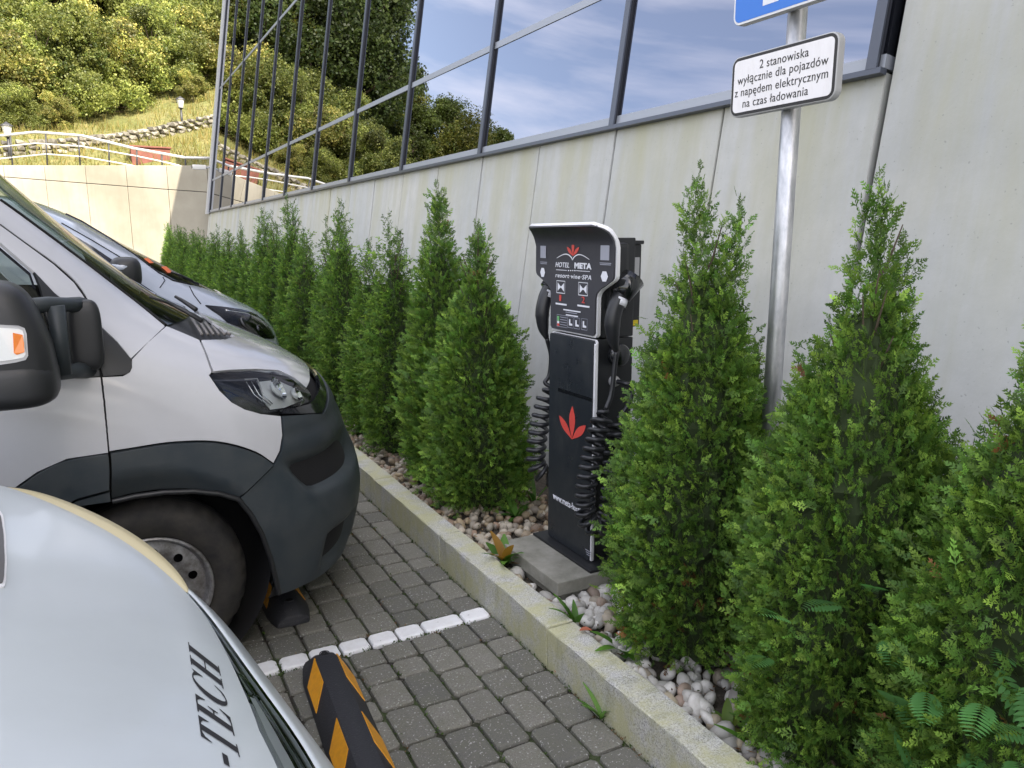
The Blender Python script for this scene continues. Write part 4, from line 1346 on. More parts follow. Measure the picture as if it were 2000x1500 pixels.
# screen and cabin behind the bonnet (outside the picture) and wheels
cabV = [(-1.0, .62, 1.13), (-1.0, 2.08, 1.13), (-1.75, 1.95, 1.52), (-1.75, .78, 1.52), (-3.0, 1.95, 1.54), (-3.0, .78, 1.54), (-3.4, 2.1, 1.05), (-3.4, .6, 1.05)]
ob('windscreen', mesh_py('windscreen', cabV[:4], [(0, 1, 2, 3)], MT['car_glass']), car)
ob('roof', mesh_py('roof', cabV, [(3, 2, 4, 5), (5, 4, 6, 7)], MT['hood_paint']), car)
for yv in (2.30, .40):
    sgn = 1 if yv > 1.35 else -1
    box('body_side', (-3.8, min(yv, yv - sgn * .06), .3), (-.5, max(yv, yv - sgn * .06), 1.02), MT['hood_paint'], car, .02)
box('underbody', (-3.8, .48, .22), (.05, 2.22, .66), MT['gap_black'], car, .03)
make_wheel('car', (-.55, .42, .30), car, .30, .19, .18, -1)
make_wheel('car', (-.55, 2.28, .30), car, .30, .19, .18, 1)
# ------------------------------------------------------------------ charging station
CX, CY0, CY1 = 1.80, 2.572, 2.930
slab = thing('concrete_footing', (1.72, 2.73, .05), 'low concrete footing slab carrying the charging station among the pebbles', 'footing')
sp = [(1.575, 2.49), (1.575, 3.0), (2.12, 3.0), (2.12, 2.49)]
prism('upper_slab', sp, .125, .186, MT['slab_concrete'], slab, 'XY', .005)
prism('lower_slab', [(1.60, 2.505), (1.60, 3.0), (2.10, 3.0), (2.10, 2.505)], .03, .123, MT['slab_concrete'], slab, 'XY', .004)
chg = thing('charging_station', (1.9, 2.75, .19), 'black two-socket car charging post with printed head panel and red leaf logo', 'charger')
prism('base_plate', [(1.745, 2.50), (1.745, 2.99), (2.06, 2.99), (2.06, 2.50)], .187, .199, MT['black_plastic'], chg, 'XY', .003)
ZS, ZN, ZT = 1.186, 1.385, 1.648
DEP = .20
box('column', (CX + .006, CY0 + .012, .199), (CX + DEP, CY1 - .012, ZS - .004), MT['black_plastic'], chg, .004)
low = prism('front_panel', rrect(CY0 + .010, CY1 - .004, .203, ZS - .010, .012), CX - .008, CX + .006, MT['charger_panel'], chg, 'YZ')
ed = prism('panel_edge', rrect(CY0, CY1, .200, ZS - .004, .014), CX + .006, CX + .012, MT['white_edge'], chg, 'YZ')
# white edge seen along the near side of the front panel
box('edge_strip', (CX - .004, CY0 - .002, .205), (CX + .010, CY0 + .009, ZS - .02), MT['white_edge'], ed, .002)
# head: neck, shoulders and a lip that rolls forward at the top
HY0, HY1 = 2.447, 3.066
def head_outline(g=0):
    yb0, yb1 = CY0 - .002 - g, CY1 + .002 + g
    y0, y1 = HY0 - g, HY1 + g
    return yb0, yb1, y0, y1
def head_shell(name, g, x_off, mat, thick, zb, zt, parent):
    yb0, yb1, y0, y1 = head_outline(g)
    rows = []
    # (z, near y, far y, x): neck -> shoulder -> head -> rolled lip
    prof = [(zb, yb0 + .012, yb1 - .012, 0), (zb + .012, yb0, yb1, 0), (1.355, yb0, yb1, 0), (1.375, yb0 - .008, yb1 + .008, 0), (1.392, yb0 - .03, yb1 + .03, 0), (1.430, y0 + .014, y1 - .014, 0), (1.440, y0 + .003, y1 - .003, 0), (1.452, y0, y1, 0), (1.56, y0, y1, -.0), (1.585, y0, y1, -.006), (1.605, y0 + .003, y1 - .003, -.016), (1.622, y0 + .010, y1 - .010, -.030), (1.634, y0 + .022, y1 - .022, -.046), (1.642, y0 + .040, y1 - .040, -.062), (zt, y0 + .065, y1 - .065, -.078)]
    V, F = [], []
    n = len(prof)
    for z, a, b, x in prof:
        for k in range(9):
            y = a + (b - a) * k / 8
            V.append((CX + x_off + x, y, z))
    m = len(V)
    for z, a, b, x in prof:
        for k in range(9):
            y = a + (b - a) * k / 8
            nx = thick * (1 if x > -.03 else .75); nz = .0 if x > -.02 else thick * .6
            V.append((CX + x_off + x + nx, y, z + nz))
    for i in range(n - 1):
        for k in range(8):
            F.append((i * 9 + k, i * 9 + k + 1, (i + 1) * 9 + k + 1, (i + 1) * 9 + k))
            F.append((m + i * 9 + k, m + (i + 1) * 9 + k, m + (i + 1) * 9 + k + 1, m + i * 9 + k + 1))
        F.append((i * 9, (i + 1) * 9, m + (i + 1) * 9, m + i * 9)); F.append((i * 9 + 8, m + i * 9 + 8, m + (i + 1) * 9 + 8, (i + 1) * 9 + 8))
    for k in range(8):
        F.append((k, m + k, m + k + 1, k + 1)); q = (n - 1) * 9
        F.append((q + k, q + k + 1, m + q + k + 1, m + q + k))
    me = mesh_py(name, V, F, MT[mat], True)
    bm = bmesh.new(); bm.from_mesh(me); bmesh.ops.recalc_face_normals(bm, faces=bm.faces)
    for e in bm.edges:
        if e.is_manifold and e.calc_face_angle(0) > .9: e.smooth = False
    bm.to_mesh(me); bm.free()
    return ob(name, me, parent)
hd = head_shell('head_panel', -.007, -.006, 'charger_face', .008, ZS + .012, 1.644, chg)
head_shell('head_edge', 0, .0025, 'white_edge', .017, ZS + .004, 1.6505, chg)
box('head_body', (CX + .034, CY0 + .012, ZS), (CX + DEP, CY1 - .012, 1.60), MT['black_plastic'], chg, .006)
box('socket_housing', (CX + .05, CY0 - .020, 1.30), (CX + .15, CY1 + .020, 1.58), MT['black_plastic'], chg, .02)
# meter box behind the head
mb = box('meter_box', (CX + .203, 2.690, 1.210), (CX + .315, 2.95, 1.572), MT['black_plastic'], chg, .006)
box('box_lid', (CX + .201, 2.682, 1.5715), (CX + .322, 2.96, 1.588), MT['black_plastic'], mb, .004)
box('grey_label', (CX + .268, 2.6875, 1.435), (CX + .303, 2.6895, 1.515), MT['sign_grey'], mb)
box('yellow_label', (CX + .262, 2.6875, 1.216), (CX + .305, 2.6895, 1.240), MT['yellow_label'], mb)

# printing on the head (front faces -X: text runs towards -Y)
FX = CX - .0075
def fprint(name, y, z, me, parent=None, x=FX):
    """mesh drawn in XY laid on the front: its x goes to -Y, its y goes to +Z"""
    o = ob(name, me)
    M_ = Matrix(((0, 0, -1, x), (-1, 0, 0, y), (0, 1, 0, z), (0, 0, 0, 1)))
    o.matrix_basis = M_
    o.parent = parent or hd
    return o
def flat(name, poly, mat, d=.0008):
    n = len(poly)
    V = [(a, b, 0) for a, b in poly] + [(a, b, d) for a, b in poly]
    F = [tuple(range(n, 2 * n))] + [(i, (i + 1) % n, n + (i + 1) % n, n + i) for i in range(n)]
    return mesh_py(name, V, F, MT[mat])
def ribbon(name, pts, w_, mat, d=.0008):
    P = [Vector((a, b)) for a, b in pts]; V, F = [], []
    for i, p in enumerate(P):
        t = (P[min(i + 1, len(P) - 1)] - P[max(i - 1, 0)]).normalized(); n = Vector((-t.y, t.x))
        ww = w_ if not callable(w_) else w_(i / (len(P) - 1))
        V += [(p.x + n.x * ww, p.y + n.y * ww, d), (p.x - n.x * ww, p.y - n.y * ww, d)]
    F = [(2 * i, 2 * i + 1, 2 * i + 3, 2 * i + 2) for i in range(len(P) - 1)]
    return mesh_py(name, V, F, MT[mat])
SXP = 1.28                                                   # the printed graphics are a little wide
def leaf_poly(cx, cy, ang, L, w_, n=10):
    out = []
    for s_ in (1, -1):
        for i in range(n + 1):
            t = i / n if s_ > 0 else 1 - i / n
            ww = w_ * math.sin(math.pi * t ** 1.25) ** .9
            x, y = s_ * ww, t * L
            a = rad(ang); out.append(((cx + x * math.cos(a) + y * math.sin(a)) * SXP, cy - x * math.sin(a) + y * math.cos(a)))
    return out
def leaves(px_, py_, k, parent, x):
    q = on_x(px_, py_, x)
    for ang, L, w_ in ((0, 1.0, .12), (-44, .80, .115), (44, .80, .115)):
        fprint('logo_leaf', q.y, q.z, flat('logo_leaf', leaf_poly(0, 0, ang, L * k, w_ * k), 'red_print'), parent, x)
def wq(n_): return n_ * .0041
def hq(n_): return n_ * .00246
def at_px(px_, py_, x=None):
    q = on_x(px_, py_, FX if x is None else x); return q.y, q.z
def rect(w_, h_, mat): return flat('print', [(-w_ / 2, -h_ / 2), (w_ / 2, -h_ / 2), (w_ / 2, h_ / 2), (-w_ / 2, h_ / 2)], mat)
def rect_frame(w_, h_, t_, mat): return ribbon('frame', [(-w_ / 2, -h_ / 2), (w_ / 2, -h_ / 2), (w_ / 2, h_ / 2), (-w_ / 2, h_ / 2), (-w_ / 2, -h_ / 2 - t_ / 2)], t_, mat)
def fit_text(body, width, height, mat, shear=0, bold=0, spacing=1):
    me = text_mesh('print_line', body, height / .70, MT[mat], shear, bold=bold, spacing=spacing)
    xs = [v.co.x for v in me.vertices]; k = width / (max(xs) - min(xs)); x0_ = min(xs)
    for v in me.vertices: v.co.x = (v.co.x - x0_) * k
    return me
leaves(1119, 500, .066, hd, FX)
def bird(s_): return [(s_ * wq(31) * t, -.006 + .040 * math.sin(math.pi * min(1, t * .98) ** .72) * .55 + .004 * t) for t in [i / 16 for i in range(17)]]
for s_ in (1, -1): fprint('logo_curve', *at_px(1118.5, 505), ribbon('logo_curve', bird(s_), lambda t: .0028 * (1 - .6 * t), 'white_print'))
fprint('print_line', *at_px(1085, 521), fit_text('HOTEL', wq(27), hq(8.5), 'white_print', .22, .0003, 1.1))
fprint('print_line', *at_px(1122, 523.5), fit_text('META', wq(31), hq(9), 'white_print', 0, .0016, 1.1))
for a_, b_ in ((1086, 1107), (1126, 1151)):
    fprint('rule_line', *at_px((a_ + b_) / 2, 528.5 + ((a_ + b_) / 2 - 1118) * .05), rect(wq(b_ - a_), .0024, 'white_print'))
for k in range(4):
    fprint('rule_dot', *at_px(1110.5 + 4.2 * k, 528.5), flat('dot', [(.0045 * math.cos(t), .0028 * math.sin(t)) for t in [2 * math.pi * i / 8 for i in range(8)]], 'white_print'))
fprint('print_line', *at_px(1085, 541), fit_text('resort\u00b7vine\u00b7SPA', wq(68), hq(7.6), 'white_print', .15, .0002, 1.15))
for num, cx_, cy_ in (('1', 1095.5, 560.5), ('2', 1139, 564.5)):
    fprint('reader_frame', *at_px(cx_, cy_), rect_frame(wq(16.5), hq(21.5), .0017, 'white_print'))
    w2, h2 = wq(6.2), hq(7.4)
    fprint('reader_icon', *at_px(cx_, cy_), flat('icon', [(-w2, h2), (-.004, .003), (.004, .003), (w2, h2), (w2, -h2), (.004, -.003), (-.004, -.003), (-w2, -h2)], 'white_print'))
    fprint('socket_number', *at_px(cx_ - 3, cy_ + 27), fit_text(num, wq(5.5 if num == '2' else 3.5), hq(11), 'red_print'))
    fprint('status_bar', *at_px(cx_ + .5, cy_ + 33.5), rect(wq(22), hq(3), 'white_print'))
for cx_, cy_, l, h_ in ((1117, 607, 33, 2.2), (1116, 611, 22, 1.2), (1117, 616.5, 23, 2)):
    fprint('small_print', *at_px(cx_, cy_), rect(wq(l), hq(h_), 'white_print' if h_ > 1.5 else 'grey_print'))
fprint('key_frame', *at_px(1098, 627), rect_frame(wq(21), hq(21), .0011, 'grey_print'))
for k, c in enumerate(('green_print', 'green_print', 'white_print', 'red_print')):
    fprint('key_colour', *at_px(1090.5, 619.5 + 4.8 * k), rect(wq(4), hq(4.2), c))
    fprint('small_print', *at_px(1100.5, 620 + 4.8 * k), rect(wq(13), hq(1.1), 'grey_print'))
for k in range(3):
    cx_ = (1114.5, 1127, 1141.5)[k]; cy_ = 629.5 + 2.0 * k
    fprint('key_frame', *at_px(cx_, cy_), rect_frame(wq(10.5), hq(19), .0011, 'grey_print'))
    fprint('key_icon', *at_px(cx_, cy_), flat('icon', [(-.012, -.014), (.014, -.014), (.014, -.006), (-.002, -.004), (-.002, .013), (-.012, .013)], 'white_print'))
for sgn, cx_ in ((1, 1181.5), (-1, 1061)):
    d_ = 0 if sgn > 0 else -2
    for yy_, l, h_, mt in ((470, 17, 1.2, 'grey_print'), (464, 18, 1.4, 'grey_print'), (474, 12, 1.6, 'white_print'), (514, 19, 1.2, 'grey_print'), (517, 18, 1.2, 'grey_print')):
        fprint('small_print', *at_px(cx_ + 1, yy_ + d_, FX - (.004 if yy_ < 472 else .0)), rect(wq(l * (1 if sgn > 0 else .75)), hq(h_), mt), x=FX - (.004 if yy_ < 472 else .0))
    fprint('small_mark', *at_px(cx_ - 3, 456 + d_, FX - .010), flat('mark', [(-.02, .006), (-.012, -.006), (-.004, 0), (.03, 0), (.03, .004), (-.006, .004)], 'white_print'), x=FX - .010)
    fprint('plain_sticker', *at_px(cx_, 493 + d_ * .5), rect(wq(14.5 if sgn > 0 else 11.5), hq(25 if sgn > 0 else 22), 'grey_print'))
    fprint('hexagon_mark', *at_px(cx_ - 1, 540 if sgn > 0 else 532), flat('hex', [(wq(6 if sgn > 0 else 5) * math.cos(rad(60 * k)), hq(9.5) * math.sin(rad(60 * k))) for k in range(6)], 'white_print'))
# printing on the column
leaves(1117, 858, .150, low, CX - .0095)
fprint('print_line', *at_px(1080, 973, CX - .0095), fit_text('www.meta-hotel.pl', .262, .030, 'white_print', 0, .0005), low, CX - .0095)
for k in range(3): fprint('small_print', *at_px(1149, 1076 + 4 * k, CX - .0095), rect(.045 - .01 * k, .004, 'grey_print'), low, CX - .0095)
fprint('tape_mark', 2.70, .93, flat('tp', [(-.15, -.012), (.12, -.010), (.12, .006), (-.15, .004)], 'gloss_black', .0004), low, CX - .0092)

# plugs in their holsters and coiled cables
def holster(side):
    y = CY0 - .055 if side < 0 else CY1 + .055
    if side > 0: y = CY1 + .078
    c = Vector((CX + (.085 if side < 0 else .045), y, 1.40))
    hs = tube('holster', [c + Vector((.055, 0, .035)), c + Vector((.02, 0, .0)), c + Vector((-.01, 0, -.035))], [.052, .05, .046], MT['gloss_black'], chg, 18)
    pl = tube('plug', catmull([c + Vector((.0, 0, -.02)), c + Vector((-.03, 0, -.075)), c + Vector((-.045, 0, -.14)), c + Vector((-.038, 0, -.215)), c + Vector((-.02, 0, -.26))], 5), [.034] * 6 + [.033] * 6 + [.030, .029, .027, .025, .022, .019, .016, .014, .012], MT['cable_rubber'], chg, 16)
    q = c + Vector((-.012, 0, -.048))
    lathe_o = tube('plug_label', [q + Vector((.002, 0, .006)), q + Vector((-.010, 0, -.022))], .0362, MT['white_print'], pl, 16)
    return c + Vector((-.02, 0, -.26))
def coil(name, spine, r, turns, cr, parent, n=26):
    """helix of radius r round a spine polyline"""
    sp = catmull([Vector(p) for p in spine], 10)
    L = [0]
    for i in range(1, len(sp)): L.append(L[-1] + (sp[i] - sp[i - 1]).length)
    pts = []
    N = int(turns * n)
    nrm = Vector((1, 0, 0))
    j = 0
    for i in range(N + 1):
        d = L[-1] * i / N
        while j < len(L) - 2 and L[j + 1] < d: j += 1
        f = (d - L[j]) / max(1e-9, L[j + 1] - L[j])
        c = sp[j].lerp(sp[j + 1], f); t = (sp[j + 1] - sp[j]).normalized()
        nrm = (nrm - t * nrm.dot(t)).normalized(); b = t.cross(nrm)
        a = 2 * math.pi * turns * i / N
        e = min(1, i / n, (N - i) / n)
        pts.append(c + (nrm * math.cos(a) + b * math.sin(a)) * r * e)
    return tube(name, pts, cr, MT['cable_rubber'], parent, 8)
for side in (-1, 1):
    end = holster(side)
    y = end.y
    if side < 0:
        cab = tube('cable', catmull([end, Vector((CX + .055, y - .0, 1.05)), Vector((CX + .04, y - .005, .96)), Vector((CX + .01, y - .012, .90))], 6), .0105, MT['cable_rubber'], chg, 8)
        coil('cable_coil', [(CX + .01, y - .012, .90), (CX - .03, y - .018, .82), (CX - .075, y - .02, .66), (CX - .092, y - .02, .53), (CX - .078, y - .02, .435), (CX - .030, y - .02, .395), (CX + .022, y - .02, .43), (CX + .042, y - .02, .54), (CX + .055, y - .015, .70), (CX + .085, y - .01, .86)], .036, 27, .0105, cab)
        tube('cable_end', catmull([Vector((CX + .085, y - .01, .86)), Vector((CX + .125, y - .02, .92)), Vector((CX + .135, y - .02, .98)), Vector((CX + .11, y - .0, 1.0)), Vector((CX + .10, CY0 + .01, 1.0))], 6), .0105, MT['cable_rubber'], cab, 8)
        lathe('cable_gland', [(.001, .0), (.018, .0), (.020, .012), (.024, .014), (.024, .03)], MT['sign_grey'], chg, 14, 'Y', (CX + .10, CY0 - .018, 1.0))
    else:
        cab = tube('cable', catmull([end, Vector((CX + .055, y + .01, 1.05)), Vector((CX + .05, y + .015, .96)), Vector((CX + .03, y + .02, .925)), Vector((CX + .05, y, .905))], 6), .0105, MT['cable_rubber'], chg, 8)
        coil('cable_coil', [(CX + .05, y, .905), (CX + .03, y + .012, .84), (CX + .0, y + .03, .68), (CX - .01, y + .035, .56), (CX + .0, y + .03, .50), (CX + .05, y + .01, .455), (CX + .11, y + .0, .47)], .040, 13, .0105, cab)
for yy, zz in ((CY0 - .012, 1.115), (CY1 + .012, 1.135)):
    lathe('spare_socket_cap', [(.001, -.018), (.040, -.018), (.048, -.010), (.048, .02)], MT['gloss_black'], chg, 24, 'Y', (CX + .105, yy - .01 if yy < 2.7 else yy, zz))

# ------------------------------------------------------------------ road sign post
PX0, PY0 = 2.030, 1.832
post = thing('sign_post', (PX0, PY0, .08), 'galvanised steel pole rising behind the thuja shrubs carrying two signs', 'pole')
tube('pole', [(PX0, PY0, .0), (PX0, PY0, 1.2), (PX0, PY0, 3.1)], .030, MT['galvanised'], post, 24)
lathe('pole_cap', [(.001, .02), (.03, .012), (.032, -.015)], MT['black_plastic'], post, 20, 'Z', (PX0, PY0, 3.1))
def plate(name, label, y0, y1, z0, z1, r, face, border, bw, fw):
    t = thing(name, (PX0 - .04, (y0 + y1) / 2, z0), label, 'sign')
    xb = PX0 - .031
    prism('back_plate', rrect(y0, y1, z0, z1, r), xb - .028, xb, MT['sign_grey'], t, 'YZ', .003)
    prism('border', rrect(y0 + fw, y1 - fw, z0 + fw, z1 - fw, r - fw * .5), xb - .0290, xb - .020, MT[border], t, 'YZ')
    prism('face', rrect(y0 + bw, y1 - bw, z0 + bw, z1 - bw, max(.006, r - bw)), xb - .0300, xb - .020, MT[face], t, 'YZ')
    for z in (z0 + (z1 - z0) * .3, z1 - (z1 - z0) * .3):
        box('clamp', (xb + .001, PY0 - .05, z - .012), (PX0 + .036, PY0 + .05, z + .012), MT['sign_grey'], t, .003)
    return t, xb - .0302
t1, xf1 = plate('supplementary_sign', 'white rectangular sign with black border and four lines of Polish text', 1.618, 2.046, 2.003, 2.196, .030, 'sign_white', 'black_print', .0135, .004)
def sprint(me, y, z, x, parent):
    o = ob('text_line', me)
    o.matrix_basis = Matrix(((0, 0, -1, x), (-1, 0, 0, y), (0, 1, 0, z), (0, 0, 0, 1)))
    o.parent = parent; o.matrix_parent_inverse = parent.matrix_basis.inverted()
    return o
def ogonek(me_w, size, sx):
    pass
def twidth(b_, size=.0385):
    me = text_mesh('w', b_, size, MT['black_print'], spacing=1.06, sx=.93); xs = [v.co.x for v in me.vertices]; r_ = (min(xs), max(xs)); bpy.data.meshes.remove(me); return r_
_full = twidth('z napedem elektrycznym'); _pre = twidth('z nape')
_ex = -(_full[0] + _full[1]) / 2 + _pre[1] - .0065
_tail = mesh_py('ogonek', [(_ex + a_, b_, .0006) for a_, b_ in ((.001, .0005), (.0038, .0005), (.0012, -.0035), (.0022, -.0058), (.0048, -.0062), (.0050, -.0082), (.0012, -.0086), (-.0012, -.0062), (-.0014, -.0032))], [(0, 1, 2, 8), (8, 2, 3, 7), (7, 3, 4, 5), (7, 5, 6)], MT['black_print'])
sprint(_tail, 1.835, 2.068, xf1, t1)
for txt_, yc, z, sx in (('2 stanowiska', 1.822, 2.143, 1), ('wy\u0142\u0105cznie dla pojazd\u00f3w', 1.832, 2.1065, 1), ('z napedem elektrycznym', 1.835, 2.068, 1), ('na czas \u0142adowania', 1.852, 2.030, 1)):
    sprint(text_mesh('sign_text', txt_, .0385, MT['black_print'], 0, .0006, 0, 'CENTER', 1.06, .93), yc, z, xf1, t1)
t2, xf2 = plate('parking_sign', 'blue parking sign with white frame at the top of the galvanised pole', 1.612, 2.052, 2.297, 2.737, .030, 'sign_blue', 'white_edge', .0085, .0015)
sprint(text_mesh('sign_text', 'P', .42, MT['white_print'], 0, .0006, .012, 'CENTER'), 1.832, 2.345, xf2, t2)

# ------------------------------------------------------------------ rubber wheel stops
def wheel_stop(loc, rz, L, label):
    t = empty('wheel_stop', loc, rz, label, 'wheel stop', 'rubber wheel stops')
    hw, hh, tw = .088, .095, .030
    bm = bmesh.new()
    rings = []
    for y, k in ((0, .30), (.012, .52), (.06, .80), (.115, 1.0), (L - .115, 1.0), (L - .06, .80), (L - .012, .52), (L, .30)):
        e = min(1, .55 + .45 * k)
        prof = [(-hw * e, .001), (-hw * e, .024), (-tw * e - .008, hh * k * .95), (-tw * e, hh * k), (tw * e, hh * k), (tw * e + .008, hh * k * .95), (hw * e, .024), (hw * e, .001)]
        rings.append([bm.verts.new((x, -y, max(.001, z))) for x, z in prof])
    for a, b in zip(rings, rings[1:]):
        for i in range(7): bm.faces.new((a[i], a[i + 1], b[i + 1], b[i]))
    bm.faces.new(rings[0]); bm.faces.new(list(reversed(rings[-1])))
    bmesh.ops.recalc_face_normals(bm, faces=bm.faces)
    bmesh.ops.bevel(bm, geom=[e for e in bm.edges if e.is_manifold and e.calc_face_angle(0) > .4], offset=.005, segments=2, affect='EDGES')
    ob('body', bm_mesh('body', bm, MT['stop_rubber'], True), t)
    # slanted side faces carry yellow parallelograms
    for s in (-1, 1):
        a0, a1 = Vector((s * hw, 0, .024)), Vector((s * (tw + .008), 0, hh * .95))
        n = Vector((s * (a1.z - a0.z), 0, abs(a1.x - a0.x))).normalized()
        y = .10
        while y < L - .2:
            V = []
            for f, sk in ((.12, .085), (.97, .0)):
                for yy in (y + sk, y + sk + .165):
                    p = a0.lerp(a1, f); p.y = -yy; V.append(p + n * .0025)
            F = [(0, 1, 3, 2)]
            V += [v - n * .01 for v in V]
            F += [(0, 2, 6, 4), (1, 5, 7, 3), (0, 4, 5, 1), (2, 3, 7, 6)]
            ob('reflector', mesh_py('reflector', V, F, MT['stop_yellow']), t)
            y += .385
    for y in (.075, L - .075):
        lathe('bolt_hole', [(.001, .0), (.014, .0)], MT['gap_black'], t, 16, 'Z', (0, -y, hh * .86 + .0035))
        lathe('bolt_washer', [(.0145, .0), (.019, .0012), (.020, -.004)], MT['stop_rubber'], t, 16, 'Z', (0, -y, hh * .86 + .004))
    return t
wheel_stop((.625, 2.665, 0), rad(-4), 1.65, 'black and yellow rubber wheel stop in front of the pale foreground car')
wheel_stop((.60, 4.66, 0), rad(0), 1.65, 'black and yellow rubber wheel stop half hidden under the large white van')

# ------------------------------------------------------------------ far slope: handrail, stone wall, lamps, box
def rail_pt(px_, py_, off=.18):
    """point on a vertical plane just behind the retaining wall face"""
    a, b = Vector(WL[1]), Vector(WL[2]); d = (b - a); d.z = 0; d.normalize(); n = Vector((d.y, -d.x, 0))
    r = ray(px_, py_); o_ = Vector((a.x, a.y, 0)) + n * off
    return CAM + r * ((o_ - CAM).dot(n) / r.dot(n))
rl = thing('handrail', rail_pt(160, 317), 'pale metal handrail with dark posts on top of the retaining wall', 'handrail')
topl = [(-160, 292), (0, 265), (70, 258), (160, 265), (262, 290), (362, 308), (420, 309)]
top3 = [rail_pt(*p) for p in topl]
tube('top_rail', top3, .036, MT['rail_steel'], rl, 10)
tube('middle_rail', [rail_pt(*p) for p in ((-160, 312), (0, 287), (70, 280), (160, 286), (262, 304), (310, 314), (360, 326))], .020, MT['rail_steel'], rl, 8)
tube('lower_rail', [rail_pt(*p) for p in ((-160, 330), (0, 310), (90, 301), (160, 306), (230, 318), (300, 332))], .020, MT['rail_steel'], rl, 8)
for a, b in (((-70, 278), (-68, 330)), ((20, 263), (25, 330)), ((89, 260), (93, 330)), ((153, 266), (157, 330)), ((212, 280), (214, 330)), ((267, 293), (268, 332)), ((316, 301), (317, 334)), ((362, 308), (363, 336))):
    tube('post', [rail_pt(*b), rail_pt(*a)], .021, MT['post_dark'], rl, 8)
# dry stone wall along the slope
def slope_hit(px_, py_):
    h = HB.ray_cast(CAM, ray(px_, py_)); return h[0] if h[0] else on_y(px_, py_, 33)
sw_base = [slope_hit(*p) for p in ((-120, 312), (-20, 306), (60, 301), (130, 297), (190, 290), (250, 281), (310, 270), (360, 258), (400, 250), (440, 244))]
sw = thing('dry_stone_wall', sw_base[4], 'low dry stone wall crossing the grassy slope above the handrail', 'stone wall')
path = catmull(sw_base, 12)
srnd = random.Random(3)
smesh = []
for v in range(6):
    bm = bmesh.new(); bmesh.ops.create_icosphere(bm, subdivisions=1, radius=.5)
    for q in bm.verts:
        q.co = Vector((math.copysign(abs(q.co.x) ** .6 * .66, q.co.x), math.copysign(abs(q.co.y) ** .6 * .66, q.co.y), math.copysign(abs(q.co.z) ** .6 * .66, q.co.z))) * srnd.uniform(.82, 1.12)
    smesh.append(bm_mesh('stone', bm, MT['field_stone']))
seglen = [(path[i + 1] - path[i]).length for i in range(len(path) - 1)]
tot = sum(seglen)
cnt = 0
for row in range(3):
    d = srnd.uniform(0, .2)
    while d < tot and cnt < 290:
        wd = srnd.uniform(.2, .46)
        dd = d + wd / 2; i = 0
        while i < len(seglen) - 1 and dd > seglen[i]: dd -= seglen[i]; i += 1
        p = path[i].lerp(path[i + 1], min(1, dd / seglen[i])); t_ = (path[i + 1] - path[i]); ang = math.atan2(t_.y, t_.x)
        hgt = srnd.uniform(.14, .20)
        o = ob('stone', srnd.choice(smesh), None)
        o.matrix_basis = Matrix.Translation((p.x, p.y, p.z + .02 + row * .155)) @ Matrix.Rotation(ang + srnd.gauss(0, .1), 4, 'Z') @ Matrix.Rotation(srnd.gauss(0, .12), 4, 'Y') @ Matrix.Diagonal((wd * 1.04, srnd.uniform(.35, .5), hgt * 1.08, 1))
        o.parent = sw; o.matrix_parent_inverse = sw.matrix_basis.inverted()
        d += wd; cnt += 1
def garden_lamp(base, top_z, label):
    t = thing('garden_lamp', base, label, 'lamp', 'garden lamps on the slope')
    x, y, z = base
    tube('post', [(x, y, z - .1), (x, y, top_z - .42)], [.05, .035], MT['post_dark'], t, 10)
    lathe('collar', [(.02, -.02), (.09, .0), (.09, .03), (.03, .05)], MT['post_dark'], t, 12, 'Z', (x, y, top_z - .42))
    lathe('lantern', [(.07, .0), (.13, .26)], MT['lamp_white'], t, 6, 'Z', (x, y, top_z - .38), False)
    lathe('lamp_cap', [(.16, .0), (.15, .03), (.03, .11), (.001, .13)], MT['post_dark'], t, 6, 'Z', (x, y, top_z - .12), False)
b1 = slope_hit(28, 312); z1 = on_y(15, 238, b1.y).z
garden_lamp(Vector((on_y(18, 290, b1.y).x, b1.y, b1.z)), z1, 'garden lamp with pale lantern beside the left end of the handrail')
b2 = slope_hit(356, 248); z2 = on_y(352, 188, b2.y).z
garden_lamp(Vector((on_y(354, 220, b2.y).x, b2.y, b2.z)), z2, 'garden lamp higher on the slope in front of the bushes by the stone wall')
rb = slope_hit(296, 318)
cb = thing('red_cabinet', (rb.x, rb.y, rb.z), 'low reddish brown cabinet on the grass behind the handrail', 'cabinet')
wv = .52
zt_ = on_y(296, 289, rb.y).z
box('cabinet_body', (rb.x - wv, rb.y, rb.z - .3), (rb.x + wv, rb.y + .5, zt_), MT['red_brown'], cb, .015)
box('cabinet_lid', (rb.x - wv - .04, rb.y - .04, zt_ + .002), (rb.x + wv + .04, rb.y + .54, zt_ + .05), MT['red_brown'], cb, .01)
# ------------------------------------------------------------------ vegetation
def rng(seed): return np.random.default_rng(seed)

